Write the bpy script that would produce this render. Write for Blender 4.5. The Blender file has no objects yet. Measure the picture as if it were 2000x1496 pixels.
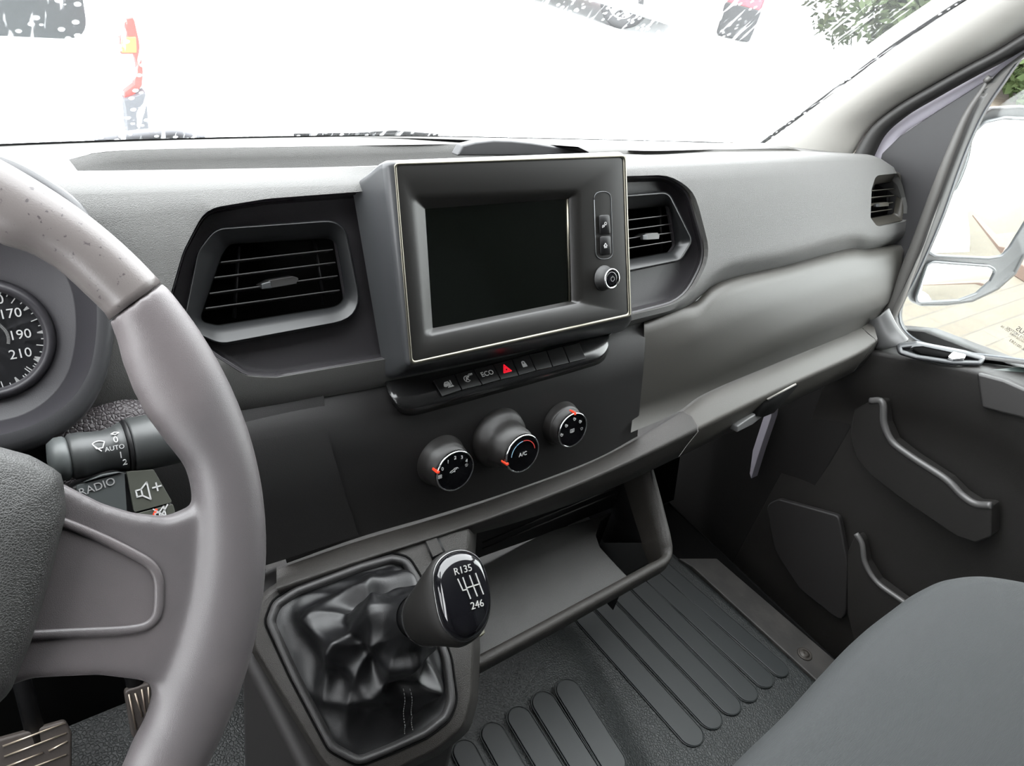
import bpy, bmesh, math, random
import numpy as np
from mathutils import Vector, Matrix
random.seed(7)
PI = math.pi
scn = bpy.context.scene
COL = scn.collection
# ---------------------------------------------------------------- camera (calibrated from the cab's vanishing directions)
F = 1480.0
dxv = np.array([2077, -538, F]); dxv = dxv/np.linalg.norm(dxv)
dzv = np.array([-513, 2092, F]); dzv = dzv - dzv.dot(dxv)*dxv; dzv = dzv/np.linalg.norm(dzv)
dyv = np.cross(dzv, dxv); dyv = dyv*np.sign(dyv[2])
CW = np.array([dxv, dyv, -dzv])          # camera (right, down, forward) -> world
CAM = np.array([0, 0, 1.0])
camd = bpy.data.cameras.new('camera'); cam = bpy.data.objects.new('camera', camd); COL.objects.link(cam)
camd.sensor_width = 36; camd.lens = F/2000*36; camd.clip_start = 0.02; camd.clip_end = 500
r_, u_, b_ = CW@np.array([1, 0, 0]), CW@np.array([0, -1, 0]), CW@np.array([0, 0, -1])
cam.matrix_world = Matrix(((r_[0], u_[0], b_[0], CAM[0]), (r_[1], u_[1], b_[1], CAM[1]), (r_[2], u_[2], b_[2], CAM[2]), (0, 0, 0, 1)))
scn.camera = cam
# ---------------------------------------------------------------- world, exposure
w = bpy.data.worlds.new('overcast_sky'); scn.world = w; w.use_nodes = True
bg = w.node_tree.nodes['Background']; bg.inputs[0].default_value = (0.97, 0.985, 1.0, 1); bg.inputs[1].default_value = 12.0
scn.view_settings.view_transform = 'Standard'; scn.view_settings.look = 'None'
scn.view_settings.exposure = 0.0; scn.view_settings.gamma = 1.0; scn.view_settings.use_curve_mapping = False

# ---------------------------------------------------------------- placing helpers
def ray(x, y): return CW@np.array([x-1000, y-748, F])
def atY(x, y, Y): r = ray(x, y); return CAM+r*(Y/r[1])
def atX(x, y, X): r = ray(x, y); return CAM+r*(X/r[0])
def atZ(x, y, Z): r = ray(x, y); return CAM+r*((Z-1)/r[2])
class Plane:
    """a plane leaning back by `tilt` degrees (about X) through p; q() drops a photo point on it, off = towards the cabin"""
    def __init__(s, p, tilt=None, n=None, u=None):
        s.p = np.array(p, float)
        if n is None:
            t = math.radians(tilt); n = (0, -math.cos(t), math.sin(t))
        s.n = np.array(n, float); s.n /= np.linalg.norm(s.n)
        uu = np.array(u if u is not None else (1, 0, 0), float)
        s.u = uu-uu.dot(s.n)*s.n; s.u /= np.linalg.norm(s.u); s.v = np.cross(s.n, s.u)
    def q(s, x, y, off=0.0):
        r = ray(x, y); return CAM+r*((s.p+s.n*off-CAM)@s.n/(r@s.n))
    def at(s, o, a, b, c=0.0): return np.array(o)+s.u*a+s.v*b+s.n*c
    def uv(s, P): d = np.array(P)-s.p; return d@s.u, d@s.v
def L(pl, pts, off=0.0):
    return [pl.q(p[0], p[1], p[2] if len(p) > 2 else off) for p in pts]

# ---------------------------------------------------------------- materials
MATS = {}
def mat(name, col, rough=0.5, metal=0.0, grain=None, bump=0.3, coat=0.0, spec=0.5, kind='noise', emis=None, var=None):
    if name in MATS: return MATS[name]
    m = bpy.data.materials.new(name); m.use_nodes = True; nt = m.node_tree; b = nt.nodes['Principled BSDF']
    b.inputs['Base Color'].default_value = (*col, 1); b.inputs['Roughness'].default_value = rough
    b.inputs['Metallic'].default_value = metal; b.inputs['Coat Weight'].default_value = coat
    b.inputs['Specular IOR Level'].default_value = spec
    tc = nt.nodes.new('ShaderNodeTexCoord')
    if var:                                # worn patches: (scale, other colour, low, high)
        n2 = nt.nodes.new('ShaderNodeTexNoise'); n2.inputs['Scale'].default_value = var[0]; n2.inputs['Detail'].default_value = 6
        nt.links.new(tc.outputs['Object'], n2.inputs['Vector'])
        cr = nt.nodes.new('ShaderNodeValToRGB'); cr.color_ramp.elements[0].position = var[2]; cr.color_ramp.elements[1].position = var[3]
        cr.color_ramp.elements[0].color = (*col, 1); cr.color_ramp.elements[1].color = (*var[1], 1)
        nt.links.new(n2.outputs['Fac'], cr.inputs['Fac']); nt.links.new(cr.outputs['Color'], b.inputs['Base Color'])
    if grain:
        if kind == 'voronoi':
            t = nt.nodes.new('ShaderNodeTexVoronoi'); t.feature = 'DISTANCE_TO_EDGE'; t.inputs['Scale'].default_value = grain; o = t.outputs['Distance']
            mr = nt.nodes.new('ShaderNodeMapRange'); mr.inputs['From Max'].default_value = 0.22; nt.links.new(o, mr.inputs['Value']); o = mr.outputs['Result']
        elif kind == 'weave':
            a = nt.nodes.new('ShaderNodeTexWave'); a.inputs['Scale'].default_value = grain; a.bands_direction = 'X'
            c = nt.nodes.new('ShaderNodeTexWave'); c.inputs['Scale'].default_value = grain; c.bands_direction = 'Y'
            nt.links.new(tc.outputs['Object'], a.inputs['Vector']); nt.links.new(tc.outputs['Object'], c.inputs['Vector'])
            mm = nt.nodes.new('ShaderNodeMath'); mm.operation = 'MULTIPLY'
            nt.links.new(a.outputs['Fac'], mm.inputs[0]); nt.links.new(c.outputs['Fac'], mm.inputs[1]); o = mm.outputs[0]; t = None
            cr = nt.nodes.new('ShaderNodeValToRGB'); cr.color_ramp.elements[0].color = (col[0]*.45, col[1]*.45, col[2]*.45, 1)
            cr.color_ramp.elements[1].color = (col[0]*1.9, col[1]*1.9, col[2]*1.9, 1); nt.links.new(o, cr.inputs['Fac']); nt.links.new(cr.outputs['Color'], b.inputs['Base Color'])
        else:
            t = nt.nodes.new('ShaderNodeTexNoise'); t.inputs['Scale'].default_value = grain; t.inputs['Detail'].default_value = 2; o = t.outputs['Fac']
        if t is not None: nt.links.new(tc.outputs['Object'], t.inputs['Vector'])
        bp = nt.nodes.new('ShaderNodeBump'); bp.inputs['Strength'].default_value = bump; bp.inputs['Distance'].default_value = 0.0006
        nt.links.new(o, bp.inputs['Height']); nt.links.new(bp.outputs['Normal'], b.inputs['Normal'])
    if emis: b.inputs['Emission Color'].default_value = (*emis[:3], 1); b.inputs['Emission Strength'].default_value = emis[3]
    MATS[name] = m; return m
PAD = mat('pad_plastic', (0.082, 0.081, 0.078), 0.5, grain=900, bump=0.35, kind='voronoi')
PADL = mat('smooth_pad_plastic', (0.039, 0.0368, 0.0325), 0.5, grain=1400, bump=0.2)
PAD_SHADED = mat('shaded_pad_plastic', (0.0095, 0.009, 0.009), 0.55, grain=1500, bump=0.2, spec=0.28)  # same plastic as the lid, weaker light put into the darker colour
CONS = mat('console_plastic', (0.0145, 0.0125, 0.0105), 0.55, grain=900, bump=0.4, kind='voronoi')
BLACK = mat('black_plastic', (0.006, 0.006, 0.0065), 0.45, spec=0.3)
VBLACK = mat('deep_black_plastic', (0.002, 0.002, 0.002), 0.8, spec=0.1)
GLOSS = mat('gloss_black', (0.004, 0.004, 0.005), 0.08, coat=0.3)
SCREEN = mat('display_glass', (0.002, 0.0025, 0.002), 0.12, spec=0.4)
FASCIA = mat('fascia_black', (0.0065, 0.006, 0.0054), 0.38, grain=2500, bump=0.08, spec=0.5)
SILVER = mat('satin_silver', (0.17, 0.16, 0.13), 0.32, metal=0.9)
GREYM = mat('grey_frame_paint', (0.08, 0.083, 0.086), 0.35, metal=0.6)
CHROME = mat('chrome', (0.8, 0.8, 0.8), 0.16, metal=1.0)
WHITE = mat('white_print', (0.32, 0.32, 0.32), 0.6, emis=(1, 1, 1, 0.05))
GPRINT = mat('grey_print', (0.15, 0.15, 0.15), 0.6, emis=(1, 1, 1, 0.05))
RED = mat('red_marker', (0.75, 0.05, 0.02), 0.4, emis=(1, 0.06, 0.02, 0.12))
REDLIT = mat('lit_red_symbol', (0.8, 0.01, 0.02), 0.4, emis=(1, 0.01, 0.04, 0.55))
WHEEL = mat('wheel_leather', (0.090, 0.079, 0.081), 0.40, grain=1500, bump=0.16, kind='voronoi', var=(9, (0.066, 0.060, 0.062), 0.42, 0.62))
WHEELS = mat('worn_wheel_leather', (0.11, 0.098, 0.095), 0.34, grain=1300, bump=0.12, var=(330, (0.045, 0.038, 0.04), 0.645, 0.68))
LEATHER = mat('gaiter_leather', (0.0045, 0.0045, 0.005), 0.38, grain=1500, bump=0.2, kind='voronoi')
CLUSTER = mat('cluster_plastic', (0.026, 0.0245, 0.028), 0.45, grain=1500, bump=0.15, spec=.4)
GRAINY = mat('coarse_grain_plastic', (0.06, 0.052, 0.055), 0.45, grain=330, bump=0.9, kind='voronoi')
MATM = mat('rubber_mat', (0.0062, 0.0080, 0.0080), 0.5, grain=230, bump=0.6, kind='voronoi')
RIB = mat('rubber_rib', (0.0040, 0.0062, 0.0066), 0.55, grain=1200, bump=0.1)
FABRIC = mat('grey_woven_fabric', (0.018, 0.0205, 0.0215), 0.85, grain=420, bump=0.5, kind='weave')
PILLAR = mat('pillar_trim', (0.24, 0.232, 0.214), 0.55, grain=1400, bump=0.1)
LILAC = mat('painted_metal', (0.40, 0.38, 0.43), 0.35)
RUBBER = mat('door_rubber', (0.028, 0.027, 0.026), 0.6)
DOORC = mat('door_plastic', (0.0095, 0.0085, 0.0078), 0.5, grain=900, bump=0.25, kind='voronoi')
MIRR = mat('mirror_glass', (0.92, 0.95, 0.96), 0.03, metal=1.0)
HOUS = mat('mirror_housing', (0.015, 0.017, 0.018), 0.45, grain=900, bump=0.2)
VAN = mat('white_van_paint', (0.82, 0.83, 0.85), 0.3)
CEIL = mat('headliner', (0.07, 0.067, 0.064), 0.9)
DARKW = mat('dark_bulkhead', (0.02, 0.02, 0.02), 0.8)

# ---------------------------------------------------------------- object helpers
WLOC = {}
def wl(o): return WLOC.get(o.name, np.zeros(3))
def tag(o, label=None, cat=None, group=None, kind=None):
    if label: o['label'] = label
    if cat: o['category'] = cat
    if group: o['group'] = group
    if kind: o['kind'] = kind
    return o
def empty(name, loc, label=None, cat=None, group=None, kind=None):
    o = bpy.data.objects.new(name, None); o.empty_display_size = 0.02; COL.objects.link(o)
    o.location = loc; WLOC[o.name] = np.array(loc, float)
    return tag(o, label, cat, group, kind)
def link(name, me, m, parent=None, origin=None, smooth=True):
    """mesh data in world coordinates -> object with its origin at its own centre"""
    co = np.empty(len(me.vertices)*3); me.vertices.foreach_get('co', co); co = co.reshape(-1, 3)
    c = (co.min(0)+co.max(0))/2 if origin is None else np.array(origin)
    me.vertices.foreach_set('co', (co-c).ravel()); me.update()
    o = bpy.data.objects.new(name, me); COL.objects.link(o)
    if m: me.materials.append(m)
    if smooth: me.polygons.foreach_set('use_smooth', [True]*len(me.polygons))
    WLOC[o.name] = c
    if parent: o.parent = parent; o.location = c-wl(parent)
    else: o.location = c
    return o
def fixn(me):
    bm = bmesh.new(); bm.from_mesh(me); bmesh.ops.remove_doubles(bm, verts=bm.verts, dist=1e-6)
    bmesh.ops.recalc_face_normals(bm, faces=bm.faces); bm.to_mesh(me); bm.free()
def mods(o, bevel=0, seg=3, subsurf=0, solid=0, solid_off=-1, wn=False):
    if solid: s = o.modifiers.new('solid', 'SOLIDIFY'); s.thickness = solid; s.offset = solid_off
    if bevel: s = o.modifiers.new('bevel', 'BEVEL'); s.width = bevel; s.segments = seg; s.limit_method = 'ANGLE'; s.angle_limit = 0.6
    if subsurf: s = o.modifiers.new('sub', 'SUBSURF'); s.levels = subsurf; s.render_levels = subsurf
    if wn or bevel: s = o.modifiers.new('wn', 'WEIGHTED_NORMAL'); s.keep_sharp = True
    return o
def mesh(name, vs, fs, m, parent=None, fix=True, smooth=True, **k):
    me = bpy.data.meshes.new(name); me.from_pydata([tuple(v) for v in vs], [], fs)
    if fix: fixn(me)
    return mods(link(name, me, m, parent, smooth=smooth), **k)
def cat(pts, n, closed=False, lin=False):
    """resample a polyline with a Catmull-Rom curve to n points, even in arc length"""
    P = np.array(pts, float)
    if lin: D = [P[i]*(1-t)+P[(i+1) % len(P)]*t for i in range(len(P) if closed else len(P)-1) for t in np.linspace(0, 1, 8, endpoint=False)]
    else:
        D = []; N = len(P)
        for i in range(N if closed else N-1):
            a, b = P[i], P[(i+1) % N]
            p0 = P[i-1] if (closed or i > 0) else 2*a-b
            p3 = P[(i+2) % N] if (closed or i < N-2) else 2*b-a
            d = lambda p, q: max(np.linalg.norm(q-p)**.5, 1e-9)
            t0 = 0; t1 = d(p0, a); t2 = t1+d(a, b); t3 = t2+d(b, p3)
            for t in np.linspace(t1, t2, 12, endpoint=False):
                A1 = (t1-t)/(t1-t0)*p0+(t-t0)/(t1-t0)*a; A2 = (t2-t)/(t2-t1)*a+(t-t1)/(t2-t1)*b; A3 = (t3-t)/(t3-t2)*b+(t-t2)/(t3-t2)*p3
                B1 = (t2-t)/(t2-t0)*A1+(t-t0)/(t2-t0)*A2; B2 = (t3-t)/(t3-t1)*A2+(t-t1)/(t3-t1)*A3
                D.append((t2-t)/(t2-t1)*B1+(t-t1)/(t2-t1)*B2)
    D.append(P[0] if closed else P[-1]); D = np.array(D)
    s = np.r_[0, np.cumsum(np.linalg.norm(np.diff(D, axis=0), axis=1))]
    q = np.linspace(0, s[-1], n+1)[:-1] if closed else np.linspace(0, s[-1], n)
    return np.array([[np.interp(t, s, D[:, k]) for k in range(D.shape[1])] for t in q])
def loft(name, rows, m, parent=None, n=48, closed=False, cap0=False, cap1=False, lin=False, raw=False, **k):
    R = rows if raw else [cat(r, n, closed, lin) for r in rows]
    n = len(R[0]); vs = [v for r in R for v in r]; fs = []
    for i in range(len(R)-1):
        for j in range(n if closed else n-1):
            a = i*n+j; b = i*n+(j+1) % n; fs.append((a, b, b+n, a+n))
    if cap0: fs.append(tuple(range(n))[::-1])
    if cap1: fs.append(tuple(range((len(R)-1)*n, len(R)*n)))
    return mesh(name, vs, fs, m, parent, **k)
def rpoly(pts, r, seg=6):
    """2-D polygon (pixels or metres) with rounded corners; r one radius or a list"""
    out = []; N = len(pts); P = [np.array(p, float) for p in pts]
    for i in range(N):
        a, b, c = P[i-1], P[i], P[(i+1) % N]; rr = r[i] if hasattr(r, '__len__') else r
        u = (a-b)/np.linalg.norm(a-b); v = (c-b)/np.linalg.norm(c-b)
        h = math.acos(max(-1, min(1, u@v)))/2; d = min(rr/max(math.tan(h), 1e-6), .48*np.linalg.norm(a-b), .48*np.linalg.norm(c-b))
        p, q = b+u*d, b+v*d
        for k in range(seg+1):
            t = k/seg; out.append((1-t)**2*p+2*t*(1-t)*b+t*t*q)
    return out
def px(pl, pts, off=0.0): return [pl.q(p[0], p[1], off) for p in pts]
def slab(name, pts, d, m, parent=None, bevel=0.0, **k):
    """prism: outline pts (3-D) extruded by vector d"""
    n = len(pts); d = np.array(d); vs = [np.array(p) for p in pts]+[np.array(p)+d for p in pts]
    fs = [tuple(range(n))[::-1], tuple(range(n, 2*n))]+[(i, (i+1) % n, n+(i+1) % n, n+i) for i in range(n)]
    return mesh(name, vs, fs, m, parent, bevel=bevel, **k)
def pslab(name, pl, pts, o0, o1, m, parent=None, bevel=0.0, **k):
    """prism on a plane: photo outline dropped on the plane at off=o1 and extruded back to o0"""
    return slab(name, [pl.q(p[0], p[1], o1) for p in pts], pl.n*(o0-o1), m, parent, bevel, **k)
def tube(name, pts, r, m, parent=None, seg=12, n=None, flat=1.0, caps=True, up=None, **k):
    P = cat(pts, n, lin=False) if n else np.array(pts, float)
    N = len(P); R = np.interp(np.linspace(0, 1, N), np.linspace(0, 1, len(r)), r) if hasattr(r, '__len__') else [r]*N
    T = np.gradient(P, axis=0); T /= np.linalg.norm(T, axis=1)[:, None]
    u = np.cross(T[0], up if up is not None else ([0, 0, 1] if abs(T[0][2]) < .9 else [1, 0, 0])); rows = []
    for i in range(N):
        u = u-u@T[i]*T[i]; u /= np.linalg.norm(u); v = np.cross(T[i], u)
        rows.append([P[i]+R[i]*(math.cos(a)*u+math.sin(a)*v*flat) for a in np.linspace(0, 2*PI, seg, endpoint=False)])
    return loft(name, rows, m, parent, closed=True, cap0=caps, cap1=caps, raw=True, **k)
def lathe(name, o, ax, prof, m, parent=None, seg=40, ref=(1, 0, 0), sx=1.0, **k):
    """prof = [(radius, height along ax)]"""
    ax = np.array(ax, float); ax /= np.linalg.norm(ax); u = np.array(ref, float); u = u-u@ax*ax; u /= np.linalg.norm(u); v = np.cross(ax, u)
    rows = [[np.array(o)+ax*h+r*(math.cos(a)*u*sx+math.sin(a)*v) for a in np.linspace(0, 2*PI, seg, endpoint=False)] for r, h in prof]
    return loft(name, rows, m, parent, closed=True, cap0=prof[0][0] > 1e-4, cap1=prof[-1][0] > 1e-4, raw=True, **k)
def box(name, lo, hi, m, parent=None, bevel=0.0, **k):
    x0, y0, z0 = lo; x1, y1, z1 = hi
    return slab(name, [(x0, y0, z0), (x1, y0, z0), (x1, y1, z0), (x0, y1, z0)], (0, 0, z1-z0), m, parent, bevel, **k)
def text(name, s, o, u, v, size, m, parent=None, ang=0.0, thick=0.00025, xs=1.0, align='CENTER'):
    cu = bpy.data.curves.new('t', 'FONT'); cu.body = s; cu.size = size; cu.extrude = thick; cu.align_x = align; cu.align_y = 'CENTER'; cu.resolution_u = 3
    t = bpy.data.objects.new('t', cu); COL.objects.link(t); bpy.context.view_layer.update()
    me = bpy.data.meshes.new_from_object(t.evaluated_get(bpy.context.evaluated_depsgraph_get())); bpy.data.objects.remove(t); bpy.data.curves.remove(cu)
    me.name = name; u = np.array(u, float); v = np.array(v, float); n = np.cross(u, v); ca, sa = math.cos(ang), math.sin(ang)
    u2 = u*ca+v*sa; v2 = -u*sa+v*ca
    for q in me.vertices: c = q.co; q.co = Vector(np.array(o)+u2*c.x*xs+v2*c.y+n*(c.z+thick))
    me.materials.clear(); return link(name, me, m, parent, smooth=False)
def strokes(name, o, u, v, lines, sc, wd, m, parent=None, thick=0.0003):
    """symbol drawn with thin raised strips; lines = polylines in symbol units"""
    u = np.array(u, float); v = np.array(v, float); n = np.cross(u, v); vs = []; fs = []
    for ln in lines:
        for (a, b) in zip(ln[:-1], ln[1:]):
            a = np.array(a, float)*sc; b = np.array(b, float)*sc; d = b-a; l = np.linalg.norm(d)
            if l < 1e-9: continue
            d /= l; e = np.array([-d[1], d[0]])*wd/2; a = a-d*wd*.3; b = b+d*wd*.3; k = len(vs)
            for h in (0, thick):
                for p in (a-e, b-e, b+e, a+e): vs.append(np.array(o)+u*p[0]+v*p[1]+n*h)
            fs += [(k, k+3, k+2, k+1), (k+4, k+5, k+6, k+7)]+[(k+i, k+(i+1) % 4, k+4+(i+1) % 4, k+4+i) for i in range(4)]
    return mesh(name, vs, fs, m, parent, fix=False, smooth=False)
def arc(cx, cy, r, a0, a1, n=14): return [(cx+r*math.cos(math.radians(a)), cy+r*math.sin(math.radians(a))) for a in np.linspace(a0, a1, n)]
def cut(o, cutters):
    """carve holes with temporary prisms, keep the carved mesh"""
    tmp = []
    for pts, d in cutters:
        n = len(pts); d = np.array(d); vs = [tuple(np.array(p)-wl(o)) for p in pts]+[tuple(np.array(p)+d-wl(o)) for p in pts]
        me = bpy.data.meshes.new('c'); me.from_pydata(vs, [], [tuple(range(n))[::-1], tuple(range(n, 2*n))]+[(i, (i+1) % n, n+(i+1) % n, n+i) for i in range(n)]); fixn(me)
        c = bpy.data.objects.new('c', me); COL.objects.link(c); c.parent = o; tmp.append(c)
        b = o.modifiers.new('cut', 'BOOLEAN'); b.operation = 'DIFFERENCE'; b.object = c; b.solver = 'EXACT'; b.use_self = True
    bpy.context.view_layer.update()
    me = bpy.data.meshes.new_from_object(o.evaluated_get(bpy.context.evaluated_depsgraph_get()))
    o.modifiers.clear(); o.data = me
    for c in tmp: bpy.data.objects.remove(c)
    return o
def sharp(o, deg=35):
    """smooth shading that keeps crisp edges"""
    bm = bmesh.new(); bm.from_mesh(o.data)
    for e in bm.edges:
        if len(e.link_faces) == 2 and e.calc_face_angle(0) > math.radians(deg): e.smooth = False
    bm.to_mesh(o.data); bm.free(); return o
def copytree(o, parent=None, loc=None):
    c = o.copy(); COL.objects.link(c); WLOC[c.name] = wl(o).copy()
    if parent: c.parent = parent
    if loc is not None: c.location = loc
    for ch in o.children: copytree(ch, c)
    return c
# ================================================================ reference surfaces of the cab
D1 = Plane((0, .558, .76), 25)            # dashboard front
H = Plane((0, .469, .57), 15)             # heater panel under it
S = Plane((.30, .517, .779), 25)          # touch screen front
T = Plane((0, .57, .748), n=(0, .242, 1)) # dashboard top, falling towards the windscreen
CL = Plane((0, .500, .668), 28)            # instrument cluster
WC = np.array([-.0905, .286, .7219]); WT = .6664
W = Plane(WC, math.degrees(WT))           # steering wheel
G = Plane((0, .425, .44), 60)             # gear console top

# ================================================================ the setting
def st(o): o['kind'] = 'structure'; return o
fl = st(slab('floor', [(-.47, -1.1, -.012), (1.085, -1.1, -.012), (1.085, .95, -.012), (-.47, .95, -.012)], (0, 0, -.03), VBLACK, bevel=0))
st(slab('ceiling', [(-.50, -1.15, 1.46), (1.29, -1.15, 1.46), (1.29, .17, 1.46), (-.50, .17, 1.46)], (0, 0, .03), CEIL))
st(slab('wall_rear', [(-.50, -1.12, -.04), (1.29, -1.12, -.04), (1.29, -1.12, 1.46), (-.50, -1.12, 1.46)], (0, -.03, 0), DARKW))
st(slab('wall_front', [(-.50, .93, -.04), (1.29, .93, -.04), (1.29, .93, .58), (-.50, .93, .58)], (0, .02, 0), VBLACK))
def frame_wall(name, X, d, m, z1=1.46):
    o = slab(name, [(X, -1.12, -.1), (X, .93, -.1), (X, .93, .66), (X, .80, .66), (X, .15, z1), (X, -1.12, z1)], (d, 0, 0), m)
    return o
wl_ = frame_wall('wall_left', -.50, -.05, DARKW)
cut(wl_, [([(-.6, -.25, .66), (-.6, .45, .62), (-.6, .40, .80), (-.6, .10, 1.25), (-.6, -.25, 1.25)], (.2, 0, 0))]); st(wl_)

# windscreen: curved sheet rising from the dash base
WB = cat([atY(-560, 312, .785), atY(-250, 297, .79), atY(0, 285.5, .79), atY(300, 275, .79), atY(700, 268, .79), atY(1130, 274, .782), atY(1490, 283, .755), atY(1580, 288, .74)], 60)
def wbase(x): return np.interp(x, WB[:, 0], WB[:, 1]), np.interp(x, WB[:, 0], WB[:, 2])
def wpt(x, t):
    y, z = wbase(x); zz = z+t*.80; return (x, y-.745*(zz-z), zz)
xs = np.linspace(-.50, 1.172, 34)
gm = bpy.data.materials.new('wet_windscreen_glass'); gm.use_nodes = True; nt = gm.node_tree; nt.nodes.clear()
N = nt.nodes.new; tc = N('ShaderNodeTexCoord'); out = N('ShaderNodeOutputMaterial'); tr = N('ShaderNodeBsdfTransparent'); tl = N('ShaderNodeBsdfTranslucent'); mx = N('ShaderNodeMixShader')
mp = N('ShaderNodeMapping'); mp.inputs['Rotation'].default_value = (0.9, 0, -.75); mp.inputs['Scale'].default_value = (1, .16, .16)
n1 = N('ShaderNodeTexNoise'); n1.inputs['Scale'].default_value = 130; n1.inputs['Detail'].default_value = 3
vo = N('ShaderNodeTexVoronoi'); vo.inputs['Scale'].default_value = 110; vo.inputs['Randomness'].default_value = 1
rr = N('ShaderNodeValToRGB'); rr.color_ramp.elements[0].position = .57; rr.color_ramp.elements[1].position = .66; rr.color_ramp.elements[1].color = (.22, .22, .22, 1)
r2 = N('ShaderNodeValToRGB'); r2.color_ramp.elements[0].position = .24; r2.color_ramp.elements[0].color = (.45, .45, .45, 1); r2.color_ramp.elements[1].position = .30; r2.color_ramp.elements[1].color = (0, 0, 0, 1)
nm = N('ShaderNodeTexNoise'); nm.inputs['Scale'].default_value = 9; r3 = N('ShaderNodeValToRGB'); r3.color_ramp.elements[0].position = .42; r3.color_ramp.elements[1].position = .55
mu = N('ShaderNodeMath'); mu.operation = 'MULTIPLY'; ad = N('ShaderNodeMath'); ad.operation = 'ADD'; ad2 = N('ShaderNodeMath'); ad2.operation = 'ADD'; ad2.inputs[1].default_value = .02
LK = nt.links.new
LK(tc.outputs['Object'], mp.inputs['Vector']); LK(mp.outputs['Vector'], n1.inputs['Vector']); LK(tc.outputs['Object'], vo.inputs['Vector']); LK(tc.outputs['Object'], nm.inputs['Vector'])
LK(n1.outputs['Fac'], rr.inputs['Fac']); LK(vo.outputs['Distance'], r2.inputs['Fac']); LK(nm.outputs['Fac'], r3.inputs['Fac'])
LK(r2.outputs['Color'], mu.inputs[0]); LK(r3.outputs['Color'], mu.inputs[1]); LK(rr.outputs['Color'], ad.inputs[0]); LK(mu.outputs[0], ad.inputs[1]); LK(ad.outputs[0], ad2.inputs[0])
LK(ad2.outputs[0], mx.inputs[0]); LK(tr.outputs[0], mx.inputs[1]); LK(tl.outputs[0], mx.inputs[2]); LK(mx.outputs[0], out.inputs[0])
tr.inputs[0].default_value = (.95, .97, .97, 1); tl.inputs[0].default_value = (.9, .92, .93, 1)
sglass = bpy.data.materials.new('side_window_glass'); sglass.use_nodes = True; nt = sglass.node_tree; nt.nodes.clear(); N = nt.nodes.new
tr = N('ShaderNodeBsdfTransparent'); tl = N('ShaderNodeBsdfTranslucent'); mx = N('ShaderNodeMixShader'); out = N('ShaderNodeOutputMaterial'); mx.inputs[0].default_value = .010
gl = N('ShaderNodeBsdfGlossy'); gl.inputs['Roughness'].default_value = .02; m2 = N('ShaderNodeMixShader'); m2.inputs[0].default_value = .04
nt.links.new(tr.outputs[0], mx.inputs[1]); nt.links.new(tl.outputs[0], mx.inputs[2]); nt.links.new(mx.outputs[0], m2.inputs[1]); nt.links.new(gl.outputs[0], m2.inputs[2]); nt.links.new(m2.outputs[0], out.inputs[0])
tr.inputs[0].default_value = (.96, .98, .97, 1)
WS = loft('window_1', [[wpt(x, t) for x in xs] for t in np.linspace(0, 1, 14)], gm, raw=True); st(WS)
# black ceramic border with wipers' rest line at the base of the glass
bo = loft('trim_1', [[(x, wbase(x)[0]+.012, wbase(x)[1]-.012) for x in xs], [(x, wbase(x)[0]-.002, wbase(x)[1]+.003) for x in xs], [(x, wbase(x)[0]+.0, wbase(x)[1]-.012) for x in xs]], VBLACK, raw=True); st(bo)

# ================================================================ dashboard
dash = empty('dashboard', (.35, .50, .45), 'dark grey textured plastic dashboard running the full width under the windscreen', 'dashboard')
# --- upper pad: rolls from the top down the front; hollow cut for the vents and screen
F0 = [(-330, 365), (-60, 352), (165, 350), (440, 345), (740, 337), (1225, 312), (1570, 304), (1690, 309)]
def tdrop(x): return -np.interp(x, [740, 1225, 1400, 1690], [0, .006, .012, .022])
def onT(pts, dz=0.0): return [T.q(x, y, dz+tdrop(x)) for x, y in pts]
def row(pts, off): return L(D1, pts, off)
rows = [onT([(x, y-1) for x, y in F0], -.012), onT(F0),
        row([(-330, 376), (-60, 366), (165, 366), (440, 360), (740, 350), (1225, 322), (1575, 310), (1702, 312)], -.010),
        row([(-330, 396), (-60, 386), (165, 388), (440, 378), (740, 366), (1225, 336), (1580, 320), (1716, 317)], -.003),
        row([(-330, 440), (-60, 425), (165, 430), (440, 408), (740, 395), (1225, 362), (1590, 342), (1738, 331)], .0005),
        row([(-330, 520), (-60, 500), (165, 500), (440, 480), (740, 460), (1225, 420), (1600, 380), (1755, 365)], .002),
        row([(-330, 650), (-60, 620), (165, 620), (440, 600), (740, 570), (1225, 500), (1620, 415), (1766, 410)], .001),
        row([(-330, 780), (-60, 750), (220, 735), (480, 700), (745, 660), (1236, 570), (1360, 520), (1500, 480), (1640, 445), (1768, 440)], .0),
        row([(-330, 860, -.010), (-60, 815, -.010), (220, 790, -.010), (480, 765, -.010), (630, 740, -.010), (745, 720, -.010), (1000, 660, -.006), (1236, 603, -.002), (1320, 578), (1350, 557), (1385, 528), (1420, 508), (1530, 484), (1635, 456), (1665, 453), (1700, 457), (1765, 449)], .0),
        row([(-330, 885, -.016), (-60, 835, -.016), (220, 810, -.016), (480, 786, -.016), (630, 760, -.016), (745, 738, -.016), (1000, 680, -.010), (1236, 617, -.004), (1320, 594), (1350, 573), (1380, 543), (1410, 521), (1530, 496), (1635, 466), (1665, 462), (1692, 467), (1764, 457)], -.002),
        row([(-330, 893, -.024), (-60, 843, -.024), (220, 818, -.024), (480, 800, -.024), (630, 770, -.024), (750, 748, -.024), (1000, 690, -.019), (1236, 624), (1325, 601), (1352, 581), (1382, 555), (1416, 540), (1530, 514), (1662, 480), (1692, 481), (1764, 468)], -.017)]
R = []
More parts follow.
